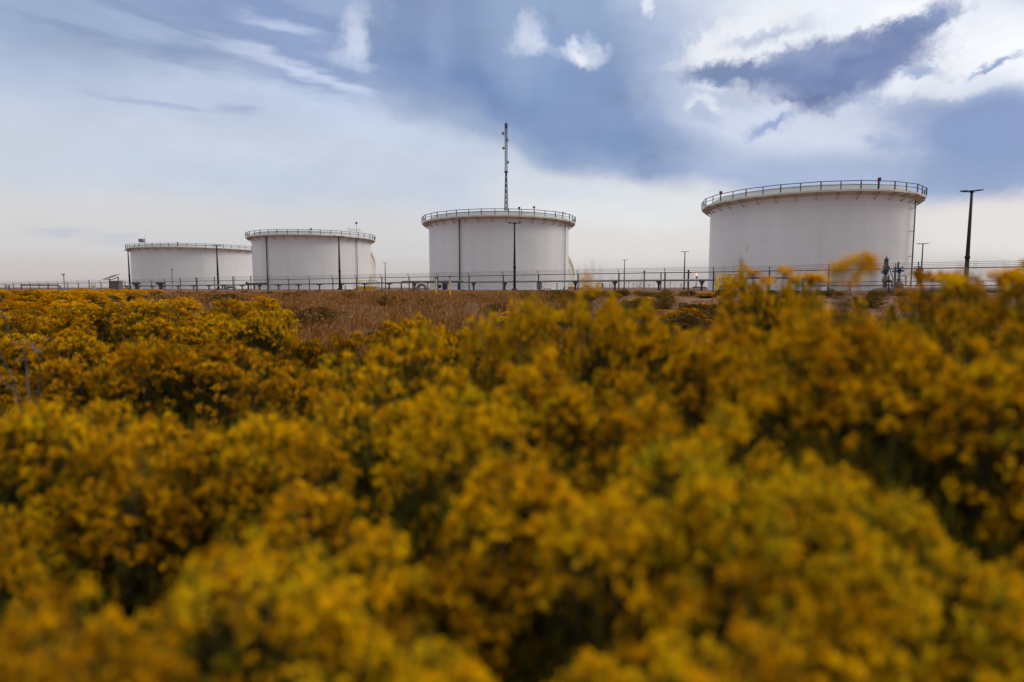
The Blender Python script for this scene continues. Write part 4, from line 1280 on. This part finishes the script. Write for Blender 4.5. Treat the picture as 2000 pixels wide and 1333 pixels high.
sprig(_nb('under the nearest light pole'), 8, [(1872, 548, 4), (1965, 540, 5), (1990, 536, 5)], 1.7)

# left middle ground: rank behind rank, each crown a little lower in the picture
MIDL = [
 (330, 655, 3.4, .60, 'dense golden bush in the middle of the left field'),
 (480, 660, 3.6, .62, 'dense golden bush right of the middle of the left field'),
 (190, 690, 3.3, .50, 'orange-brown bush of the left field above the bright-topped one'),
 (600, 700, 3.1, .50, 'dark golden bush at the right end of the left field'),
 (110, 640, 4.4, .60, 'golden bush above the dead branches at left'),
 (-30, 650, 4.2, .60, 'brown-gold bush at the left edge above the dead branches'),
 (240, 620, 5.0, .66, 'golden bush of the left field behind the dry stalks'),
 (400, 612, 5.4, .66, 'golden bush under the drooping dry grass stalks'),
 (500, 604, 5.6, .60, 'bright golden bush below the low pipe rack'),
 (600, 650, 4.4, .50, 'golden bush beside the open brown grass'),
 (20, 602, 6.2, .70, 'brown-gold bush far left beneath the ground pipe'),
 (150, 596, 6.8, .70, 'golden bush far left beneath the leaning lamp pole'),
 (300, 592, 7.0, .66, 'golden bush beneath the left edge of the farthest tank'),
 (445, 584, 8.0, .70, 'golden bush beneath the grey pipe bend at left'),
 (770, 620, 4.4, .50, 'small golden bush at the near edge of the brown grass'),
 (890, 626, 3.8, .50, 'golden bush below the two marker posts'),
]
TONE = .84
for a in MIDL: near_bush(a[0], a[1], a[2], a[3] * .84, a[4])

# random field of bushes
def free(x, y, r):
    return all((x - a) ** 2 + (y - b) ** 2 > ((r + c) * .74) ** 2 for a, b, c in OCC)
def pxof(x, y): return 1000 + F * 1.004 * x / y
n = 0; tries = 0
while n < 150 and tries < 20000:
    tries += 1
    y = 6.5 + 62 * rv.random() ** 1.5; px = rv.uniform(-120, 2150); x = (px - 1000) / (F * 1.004) * y
    s = (y - FA - FB * x) / math.hypot(1, FB)
    if s > -1.0: continue
    # the flowering field thins out towards the right, where brown grass takes over
    lim = 190 if y > 18 else 420
    dens = 1.0 if px < lim else max(.0, 1 - (px - lim) / 160.0)
    if px > 900: dens = .10 if y > 10 else .03
    if rv.random() > dens: continue
    r = rv.uniform(.45, .75)
    if not free(x, y, r): continue
    h = rv.uniform(.62, .80) if y < 30 else rv.uniform(.6, .74)
    g = gz(x, y)
    h = min(h, .80 - g + rv.uniform(-.10, .0)) if px < 900 else rv.uniform(.35, .55)
    zone = ('left field below the far-left fence' if px < 240 else 'field below the farthest tank' if px < 500 else 'brown grass in the middle' if px < 900 else 'dry ground below the right fence')
    far_bush(x, y, r, max(h, .3), 'golden flowering bush in the ' + zone + (', in its near half' if y < 22 else ', out towards the fence'), 'flowering bushes of the ' + zone + (' near half' if y < 22 else ' far half'), LOD)
    n += 1
# olive-brown low scrub between the grass and along the fence
n = 0; tries = 0
while n < 120 and tries < 20000:
    tries += 1
    y = 9 + 95 * rv.random() ** 1.1; px = rv.uniform(180, 2100); x = (px - 1000) / (F * 1.004) * y
    s = (y - FA - FB * x) / math.hypot(1, FB)
    if s > 3.0 or (px > 1180 and s > -3): continue
    if s < -12 and rv.random() < .55: continue
    r = rv.uniform(.4, .9)
    if not free(x, y, r * .6): continue
    if abs(px - 852) < 16 or abs(px - 879) < 16: continue
    h = rv.uniform(.35, .55)
    zone = 'left of the tower tank' if px < 830 else 'below the tower tank' if px < 1120 else 'below the right part of the fence'
    far_bush(x, y, r, h, 'low olive-brown scrub ' + zone + (', close to the fence' if s > -9 else ', out in the dry grass'), 'low scrub ' + zone + (' close to the fence' if s > -9 else ' in the grass'), SCRUB, 'shrub', 'low_scrub')
    n += 1

# ------------------------------------------------------ dry grass (stuff)
def dry_grass():
    rng = np.random.default_rng(8)
    pts = []
    N_ = 26000
    y = 2.6 + 100 * rng.random(N_) ** 1.75; px = rng.uniform(-80, 2100, N_); x = (px - 1000) / (F * 1.004) * y
    s = (y - FA - FB * x) / math.hypot(1, FB)
    pt = np.sin(x * .8 + 1.3 * np.sin(y * .5)) * np.cos(y * .6 + x * .3)
    keep = (s < 1.5) & (rng.random(N_) < np.where(px < 300, .35, .85)) & ((pt > -.35) | (rng.random(N_) < .4))
    keep &= ~((px > 1130) & (rng.random(N_) < .80))
    x, y = x[keep], y[keep]; px = px[keep]
    n = len(x); nb = 15
    z = ground_z(x, y) - .02
    B = np.stack([x, y, z], 1)[:, None] + rng.normal(0, 1, (n, nb, 3)) * np.array([.07, .07, 0]) * (1 + y / 30)[:, None, None]
    hh = (rng.uniform(.18, .46, (n, 1)) * rng.uniform(.5, 1.15, (n, nb))) * np.where(px > 1130, .5, 1)[:, None]
    lean = rng.normal(0, .30, (n, nb, 2)) + np.array([.12, 0])
    Tt = B + np.concatenate([lean * hh[..., None], hh[..., None]], -1)
    Bf = B.reshape(-1, 3); Tf = Tt.reshape(-1, 3)
    wid = .0035 + np.repeat(y, nb) * .00028
    V1, F1 = blades4(rng, Bf, Tf, wid)
    tint = np.repeat(rng.normal(.42, .16, n), nb) + rng.normal(0, .12, n * nb)
    # feathery heads on some stems
    m = rng.random(len(Bf)) < .18
    Tm = Tf[m]; d = (Tf - Bf)[m]; d /= np.linalg.norm(d, axis=1, keepdims=True)
    V2, F2 = blades4(rng, Tm - d * .03, Tm + d * .06, wid[m] * 2.4)
    me = npmesh('dry_grass', np.vstack([V1, V2]), [F1, F2 + len(V1)], [M['drygrass']], np.concatenate([tint, rng.normal(.8, .1, len(F2))]))
    o = bpy.data.objects.new('dry_grass', me); COL.objects.link(o)
    tag(o, 'reddish-brown dry grass covering the open ground before the fence', 'grass', kind='stuff')
dry_grass()

def litter():
    """dry twigs and stems lying and standing on the soil among the near bushes"""
    rng = np.random.default_rng(21)
    n = 9000
    y = .3 + 7 * rng.random(n) ** .9; x = rng.uniform(-1.0, 1.0, n) * (y * .95 + .5)
    z = ground_z(x, y)
    B = np.stack([x, y, z], 1); hh = rng.uniform(.03, .22, n)
    T = B + np.stack([rng.normal(0, .12, n), rng.normal(0, .12, n), hh], 1)
    V, Fq = blades4(rng, B, T, .003)
    me = npmesh('ground_litter', V, [Fq], [M['drygrass']], rng.normal(.35, .2, n))
    o = bpy.data.objects.new('ground_litter', me); COL.objects.link(o)
    tag(o, 'dry stubble and twigs on the soil under the near bushes', 'stubble', kind='stuff')
litter()

# arching dry stalks and bare branches
def stalk(name, label, cat, spec, mk, rad, group=None):
    p0 = spec[0][0]
    root = Vector((p0.x, p0.y, p0.z))
    b = MB()
    for pts in spec: b.tube(pts, [rad * (1 - .7 * i / (len(pts) - 1)) for i in range(len(pts))], 5)
    return tag(b.build(name, M[mk], loc=root), label, cat, group)
M['stalk'] = mat('pale_dry_stalk', (0.24, 0.14, 0.06), (0.36, 0.23, 0.11), .9, scale=20)
def arch(px0, y0, px1, y1, px2, y2, Y, n=9):
    out = []
    a, c, d = P(px0, y0, Y), P(px1, y1, Y), P(px2, y2, Y)
    for i in range(n):
        t = i / (n - 1); out.append(a * (1 - t) ** 2 + c * 2 * t * (1 - t) + d * t * t)
    return out
sp = [('left of the farthest tank', (240, 606, 206, 556, 172, 590, 6.0)), ('below the left edge of the farthest tank', (332, 604, 296, 556, 262, 592, 5.6)),
      ('leaning right of the grey pipe bend', (495, 612, 486, 585, 478, 570, 6.0)), ('just left of the second tank', (440, 585, 428, 575, 414, 570, 8))]
for w, a in sp:
    pts = arch(*a)
    root = Vector((pts[0].x, pts[0].y, gz(pts[0].x, pts[0].y)))
    stalk('dry_stalk', 'pale arching dry grass stalk ' + w, 'grass stalk', [[root] + pts], 'stalk', .0024)
def branch():
    Y = 3.0
    g = P(40, 830, Y); root = Vector((g.x, Y, gz(g.x, Y)))
    s = [[root, P(40, 800, Y), P(28, 745, Y), P(5, 700, Y), P(-20, 660, Y)],
         [P(34, 770, Y), P(8, 745, Y), P(-6, 730, Y)],
         [root, P(58, 790, Y - .1), P(52, 720, Y), P(44, 680, Y), P(20, 664, Y)],
         [P(75, 690, Y - .1), P(60, 672, Y), P(40, 665, Y + .1)], [P(80, 690, Y - .1), P(66, 675, Y), P(84, 662, Y), P(105, 660, Y)],
         [root, P(76, 740, Y - .05), P(79, 690, Y - .1)], [P(54, 705, Y), P(40, 703, Y), P(26, 704, Y + .1)]]
    stalk('dead_branch', 'bare grey-brown dead branches at the left edge', 'dead branch', s, 'deadwood', .0055)
    Y = 4.3
    g = P(10, 640, Y); root = Vector((g.x, Y, gz(g.x, Y)))
    stalk('dead_branch', 'bare forked twig above the dead branches at the left edge', 'dead branch', [[root, P(14, 622, Y), P(2, 612, Y), P(-8, 606, Y)], [P(3, 613, Y), P(12, 603, Y)]], 'deadwood', .007)
branch()
def dead_shrub():
    Y = 105; g = onground(21, Y)
    b = MB(); r = random.Random(3)
    def grow(p, d, L, rad, k):
        q = p + d * L; b.tube([p, q], [rad, rad * .6], 4)
        if k == 0: return
        for _ in range(3):
            nd = (d + Vector((r.uniform(-.8, .8), r.uniform(-.5, .5), r.uniform(-.1, .4)))).normalized(); grow(q, nd, L * .62, rad * .6, k - 1)
    for _ in range(3): grow(g - Vector((0, 0, .1)), Vector((r.uniform(-.4, .4), r.uniform(-.3, .3), 1)).normalized(), .75, .035, 4)
    tag(b.build('bare_shrub', M['deadwood'], loc=g), 'bare leafless shrub against the fence at the far left', 'shrub')
dead_shrub()

# ---------------------------------------------------------------------- sky
SUN_AZ, SUN_EL = 82.0, 40.0
world = bpy.data.worlds.new('World'); scene.world = world; world.use_nodes = True
def build_sky():
    nt = world.node_tree; nt.nodes.clear(); L = nt.links.new
    out = N(nt, 'ShaderNodeOutputWorld'); bg = N(nt, 'ShaderNodeBackground')
    L(bg.outputs[0], out.inputs[0])
    tc = N(nt, 'ShaderNodeTexCoord'); D = tc.outputs['Generated']
    sp = N(nt, 'ShaderNodeSeparateXYZ'); L(D, sp.inputs[0])
    def math_(op, a, b=None, c=None, clamp=False):
        n = N(nt, 'ShaderNodeMath', operation=op, use_clamp=clamp)
        for i, v in enumerate((a, b, c)):
            if v is None: continue
            if isinstance(v, (int, float)): n.inputs[i].default_value = v
            else: L(v, n.inputs[i])
        return n.outputs[0]
    az = math_('ARCTAN2', sp.outputs[0], sp.outputs[1]); el = math_('ARCSINE', sp.outputs[2])
    cb = N(nt, 'ShaderNodeCombineXYZ'); L(az, cb.inputs[0]); L(el, cb.inputs[1])
    AE = cb.outputs[0]          # radians
    def noise(vec, scale, detail=5, rough=.55, off=(0, 0, 0), sc=(1, 1, 1), rot=0):
        mp = N(nt, 'ShaderNodeMapping'); mp.inputs['Location'].default_value = off; mp.inputs['Scale'].default_value = sc
        mp.inputs['Rotation'].default_value = (0, 0, rot)
        L(vec, mp.inputs[0])
        n = N(nt, 'ShaderNodeTexNoise'); n.inputs['Scale'].default_value = scale; n.inputs['Detail'].default_value = detail; n.inputs['Roughness'].default_value = rough
        L(mp.outputs[0], n.inputs['Vector']); return n
    def warp(n, amp, base=AE):
        s = N(nt, 'ShaderNodeVectorMath', operation='SUBTRACT'); L(n.outputs['Color'], s.inputs[0]); s.inputs[1].default_value = (.5, .5, .5)
        m = N(nt, 'ShaderNodeVectorMath', operation='MULTIPLY_ADD'); L(s.outputs[0], m.inputs[0])
        m.inputs[1].default_value = amp; L(base, m.inputs[2]); return m.outputs[0]
    W = {}
    W['s'] = warp(noise(AE, 3.2, 6, .58, (1.3, .4, 0)), (.22, .12, 0))
    W['m'] = warp(noise(AE, 8.0, 6, .6, (5.3, 2.4, 0)), (.16, .10, 0))
    W['r'] = warp(noise(AE, 14.0, 7, .66, (2.3, 7.4, 0)), (.10, .085, 0))
    W['t'] = warp(noise(AE, 9.0, 5, .6, (3.3, 1.4, 0), (.35, 1.6, 1), R_(14)), (.22, .09, 0))
    W['v'] = warp(noise(AE, 7.0, 4, .5, (8.3, 1.4, 0), (1.6, .2, 1)), (.07, .05, 0))
    E = {}
    for k_, (sc_, st_, am_, rt_) in {'s': (7.0, (.7, 1.4, 1), .85, 12), 'm': (14.0, (1, 1.2, 1), .8, 0), 'r': (26.0, (1, 1.1, 1), 1.1, 0), 't': (13.0, (.30, 1.8, 1), 1.3, 16), 'v': (12.0, (1.8, .25, 1), .8, 0)}.items():
        nn = noise(W[k_], sc_, 6, .62, (3.1, 4.7, 0), st_, R_(rt_))
        E[k_] = math_('MULTIPLY_ADD', nn.outputs['Fac'], am_, -am_ * .5)
    # clear-air light above and behind the cloud
    nis = N(nt, 'ShaderNodeTexSky', sky_type='NISHITA', sun_disc=False)
    nis.sun_elevation = R_(SUN_EL); nis.sun_rotation = R_(SUN_AZ); nis.dust_density = 2.0
    nsc = N(nt, 'ShaderNodeVectorMath', operation='SCALE'); L(nis.outputs[0], nsc.inputs[0]); nsc.inputs['Scale'].default_value = 0.10
    cr = N(nt, 'ShaderNodeValToRGB'); cr.color_ramp.interpolation = 'EASE'
    stops = [(-.02, (150, 135, 122)), (0.0, (196, 187, 187)), (.025, (205, 199, 198)), (.06, (213, 211, 212)), (.10, (216, 215, 217)), (.16, (208, 214, 225)), (.28, (192, 205, 228)), (.37, (182, 197, 225)), (.47, (160, 178, 210)), (.8, (184, 185, 189)), (1.55, (202, 199, 192))]
    e = cr.color_ramp.elements
    def pos(x): return (x + .1) / 1.7
    e[0].position = pos(stops[0][0]); e[0].color = srgb(*stops[0][1]); e[1].position = pos(stops[-1][0]); e[1].color = srgb(*stops[-1][1])
    for x, c in stops[1:-1]:
        q = e.new(pos(x)); q.color = srgb(*c)
    nb = noise(AE, 4.0, 5, .55, (4, 4, 0), (.45, 1.5, 1), R_(8))
    jit = math_('MULTIPLY_ADD', nb.outputs['Fac'], .07, -.035)
    rise = math_('MULTIPLY', el, 5.0, clamp=True)
    ej = math_('ADD', el, math_('MULTIPLY', jit, rise))
    L(math_('MULTIPLY_ADD', ej, 1 / 1.7, .1 / 1.7), cr.inputs[0])
    mx0 = N(nt, 'ShaderNodeMix', data_type='RGBA'); mx0.inputs[0].default_value = .93
    L(nsc.outputs[0], mx0.inputs[6]); L(cr.outputs[0], mx0.inputs[7])
    col = [mx0.outputs[2]]
    def layer(px, py, rx, ry, rot, rgb, op, soft=.5, w='m'):
        a0, e0 = azel(px, py); c, s = math.cos(R_(rot)), math.sin(R_(rot))
        a1, e1 = azel(px + rx * c, py - rx * s); a2, e2 = azel(px - ry * s, py - ry * c)
        r1 = math.hypot(a1 - a0, e1 - e0) / 1000; r2 = math.hypot(a2 - a0, e2 - e0) / 1000
        ang = math.atan2(e1 - e0, a1 - a0)
        mp = N(nt, 'ShaderNodeMapping', vector_type='TEXTURE')
        mp.inputs['Location'].default_value = (a0 / 1000, e0 / 1000, 0); mp.inputs['Rotation'].default_value = (0, 0, ang); mp.inputs['Scale'].default_value = (r1, r2, 1)
        L(W[w], mp.inputs[0])
        ln = N(nt, 'ShaderNodeVectorMath', operation='LENGTH'); L(mp.outputs[0], ln.inputs[0])
        mr = N(nt, 'ShaderNodeMapRange', interpolation_type='SMOOTHSTEP')
        mr.inputs['From Min'].default_value = 1 + soft; mr.inputs['From Max'].default_value = max(1 - soft, 0)
        mr.inputs['To Min'].default_value = 0; mr.inputs['To Max'].default_value = op
        L(math_('ADD', ln.outputs['Value'], E[w]), mr.inputs['Value'])
        mx = N(nt, 'ShaderNodeMix', data_type='RGBA'); L(mr.outputs[0], mx.inputs[0]); L(col[0], mx.inputs[6]); mx.inputs[7].default_value = srgb(*rgb)
        col[0] = mx.outputs[2]
    LY = [
     # upper left grey-blue veil and streaks
     (60, 20, 280, 100, -5, (154, 172, 202), .85, .8, 's'),
     (560, 40, 330, 110, -8, (160, 177, 210), .85, .6, 's'),
     (560, 105, 260, 52, -20, (138, 157, 196), .9, .55, 't'),
     (320, 34, 200, 13, -24, (140, 160, 194), .85, .8, 't'),
     (110, 42, 75, 8, -10, (146, 162, 198), .8, .9, 't'),
     (330, 100, 130, 18, -12, (140, 158, 194), .8, .7, 't'),
     (560, 40, 150, 35, -15, (130, 150, 192), .8, .7, 't'),
     (470, 10, 90, 22, -12, (134, 154, 192), .7, .8, 't'),
     (540, 62, 60, 14, -18, (192, 203, 228), .8, .9, 't'),
     (600, 148, 150, 10, -19, (206, 216, 238), .75, .9, 't'),
     (480, 118, 60, 9, -15, (196, 207, 232), .7, .9, 't'),
     (250, 193, 80, 8, -4, (168, 182, 214), .75, .9, 't'),
     (435, 200, 62, 14, -5, (164, 178, 212), .75, .8, 't'),
     (500, 350, 330, 40, -4, (192, 206, 226), .6, .9, 's'),
     (95, 459, 48, 5, 3, (190, 196, 210), .7, .9, 't'), (195, 471, 45, 8, -3, (196, 200, 212), .7, .9, 't'),
     # storm mass
     (1000, 60, 330, 170, -8, (146, 168, 202), .95, .35, 's'),
     (905, 105, 178, 160, 0, (132, 152, 190), .95, .22, 'm'),
     (1090, 200, 240, 100, -16, (132, 155, 194), .95, .40, 's'),
     (890, 185, 130, 70, -14, (116, 140, 184), .9, .5, 's'),
     (1170, 170, 150, 90, -10, (128, 152, 194), .7, .7, 's'),
     (1240, 210, 150, 90, -12, (132, 152, 192), .85, .6, 's'), (1340, 340, 150, 34, -8, (160, 175, 206), .7, .7, 's'),
     (1270, 300, 110, 40, -22, (124, 149, 188), .8, .55, 'm'),
     (1280, 320, 32, 20, -10, (106, 132, 174), .8, .6, 'm'),
     (1000, 40, 60, 120, 8, (158, 179, 210), .55, .8, 'v'),
     (850, 70, 26, 90, 3, (148, 168, 202), .5, .9, 'v'),
     (860, 300, 170, 90, -14, (196, 208, 228), .55, .7, 's'),
     (1060, 270, 190, 16, -10, (150, 171, 202), .5, .9, 's'),
     (690, 76, 34, 48, -8, (208, 217, 238), .85, .6, 'm'), (655, 120, 55, 10, -5, (190, 202, 230), .6, .9, 't'),
     # bright right half
     (1640, 20, 400, 100, 0, (238, 242, 250), .95, .55, 's'),
     (1960, 90, 190, 90, 0, (244, 246, 252), .95, .5, 's'),
     (1480, 190, 230, 90, -8, (205, 215, 234), .85, .55, 's'),
     (1330, 60, 90, 120, 0, (176, 191, 222), .5, .8, 's'),
     (1650, 250, 260, 70, 0, (208, 216, 234), .9, .6, 's'),
     (1930, 250, 240, 95, -4, (136, 156, 198), .95, .45, 's'),
     (1560, 335, 330, 55, -3, (164, 180, 212), .85, .6, 's'),
     (1930, 330, 200, 50, 0, (142, 162, 200), .8, .6, 's'),
     (1450, 90, 140, 42, 12, (240, 243, 250), .95, .5, 'r'),
     (1730, 60, 150, 30, 25, (246, 248, 252), .9, .5, 'r'),
     (1800, 150, 90, 40, 18, (236, 240, 248), .9, .55, 'r'),
     (1880, 165, 90, 18, 8, (222, 229, 242), .8, .7, 'r'),
     (1560, 185, 110, 26, -6, (232, 237, 247), .9, .5, 'r'),
     (1420, 165, 50, 16, 4, (236, 240, 248), .8, .6, 'r'),
     # dark cloud
     (1500, 68, 70, 12, 12, (168, 183, 216), .7, .8, 'r'),
     (1610, 135, 185, 52, 11, (120, 136, 176), .95, .55, 'r'),
     (1440, 140, 110, 26, 3, (120, 138, 178), .95, .5, 'r'),
     (1785, 58, 105, 27, 30, (126, 144, 184), .95, .5, 'r'),
     (1690, 118, 115, 46, 18, (112, 128, 170), .9, .6, 'r'),
     (1612, 180, 78, 36, 4, (102, 120, 164), .9, .6, 'r'),
     (1660, 130, 130, 22, 14, (122, 140, 188), .5, .9, 'r'),
     (1560, 108, 70, 14, 8, (146, 162, 198), .6, .9, 'r'),
     (1530, 162, 44, 12, -6, (170, 184, 214), .5, .9, 'm'),
     (1650, 105, 60, 14, 14, (150, 165, 198), .5, .9, 'm'), (1590, 150, 70, 12, 6, (134, 150, 188), .6, .9, 'm'), (1700, 150, 50, 20, 30, (130, 147, 186), .5, .9, 'm'),
     (1640, 205, 60, 10, 10, (146, 162, 198), .5, .9, 'r'),
     # small puffs
     (1505, 240, 52, 17, 22, (150, 167, 206), .9, .5, 'r'), (1505, 226, 40, 10, 22, (216, 224, 240), .6, .7, 'r'),
     (1385, 212, 30, 22, 0, (224, 230, 243), .85, .5, 'r'), (1380, 228, 28, 14, 0, (176, 190, 219), .8, .6, 'r'),
     (1722, 292, 40, 17, 0, (160, 176, 210), .7, .6, 'r'),
     (1810, 140, 34, 13, 0, (150, 168, 206), .8, .6, 'r'), (1930, 133, 46, 9, 14, (140, 160, 200), .9, .6, 'r'),
     (1030, 62, 24, 30, -50, (206, 216, 237), .8, .9, 'r'), (1045, 84, 24, 16, -30, (216, 224, 241), .7, .9, 'r'),
     (1122, 98, 34, 18, 8, (216, 225, 242), .9, .8, 'r'), (1152, 108, 30, 14, -6, (206, 217, 238), .85, .8, 'r'), (1128, 118, 18, 22, 0, (236, 240, 249), .9, .7, 'r'),
     (1262, 14, 13, 22, 6, (228, 234, 246), .95, .5, 'r'),
     # pale band under the storm, cream near the right horizon
     (1240, 395, 270, 58, -2, (226, 228, 230), .95, .45, 's'),
     (1120, 350, 140, 26, -8, (214, 220, 230), .8, .7, 's'),
     (1960, 440, 260, 60, -3, (230, 225, 222), .95, .5, 's'),
     (1240, 470, 300, 40, 0, (226, 222, 218), .7, .8, 's'),
    ]
    for a in LY: layer(*a)
    # fine cloud grain
    g1 = noise(AE, 16.0, 7, .6, (9, 3, 0), (.6, 1.3, 1), R_(10)); g2 = noise(AE, 5.0, 6, .6, (2, 9, 0), (.7, 1.2, 1), R_(12))
    gm = math_('ADD', math_('MULTIPLY', g1.outputs['Fac'], .26), math_('MULTIPLY', g2.outputs['Fac'], .34))
    gain = math_('ADD', gm, 1 - .29)
    gr = math_('MULTIPLY_ADD', math_('SUBTRACT', gain, 1.0), math_('MULTIPLY', el, 3.5, clamp=True), 1.0)
    # storm behind the viewer dims that half; unseen zenith brightened to light flower tops
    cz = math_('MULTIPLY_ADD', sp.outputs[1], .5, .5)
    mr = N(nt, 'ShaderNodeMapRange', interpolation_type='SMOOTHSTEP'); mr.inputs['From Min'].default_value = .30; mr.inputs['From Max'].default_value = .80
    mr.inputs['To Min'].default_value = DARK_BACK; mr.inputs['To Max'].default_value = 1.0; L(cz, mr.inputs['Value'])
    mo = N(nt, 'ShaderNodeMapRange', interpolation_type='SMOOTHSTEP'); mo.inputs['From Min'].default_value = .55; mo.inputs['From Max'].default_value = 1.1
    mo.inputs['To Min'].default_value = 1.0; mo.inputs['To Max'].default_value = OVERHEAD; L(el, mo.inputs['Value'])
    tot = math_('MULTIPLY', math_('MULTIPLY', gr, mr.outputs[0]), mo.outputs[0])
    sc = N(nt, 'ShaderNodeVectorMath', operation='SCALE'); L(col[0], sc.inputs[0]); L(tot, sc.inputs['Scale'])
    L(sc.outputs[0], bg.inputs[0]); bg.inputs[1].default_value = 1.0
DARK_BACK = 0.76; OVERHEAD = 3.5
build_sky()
world.cycles.sampling_method = 'NONE'

sun = bpy.data.lights.new('sun', 'SUN'); sun.energy = 1.5; sun.angle = R_(25); sun.color = (1.0, .93, .82)
so = bpy.data.objects.new('sun', sun); COL.objects.link(so)
d = Vector((math.sin(R_(SUN_AZ)) * math.cos(R_(SUN_EL)), math.cos(R_(SUN_AZ)) * math.cos(R_(SUN_EL)), math.sin(R_(SUN_EL))))
so.rotation_euler = d.to_track_quat('Z', 'Y').to_euler()

# ------------------------------------------------------------------- camera
cam = bpy.data.cameras.new('camera'); co = bpy.data.objects.new('camera', cam); COL.objects.link(co)
co.location = (0, 0, CZ); co.rotation_euler = (math.pi / 2 - PITCH, 0, 0)
cam.sensor_width = 36; cam.lens = 36 * F / 2000; cam.clip_start = 0.02; cam.clip_end = 20000
cam.dof.use_dof = True; cam.dof.focus_distance = 40; cam.dof.aperture_fstop = 1.05; cam.dof.aperture_blades = 0
scene.camera = co
scene.view_settings.view_transform = 'Standard'; scene.view_settings.look = 'None'
scene.view_settings.exposure = 0; scene.view_settings.gamma = 1
scene.render.film_transparent = False
scene.cycles.use_denoising = True
scene.cycles.max_bounces = 4; scene.cycles.diffuse_bounces = 2; scene.cycles.glossy_bounces = 2; scene.cycles.transmission_bounces = 3
scene.cycles.sample_clamp_indirect = 4
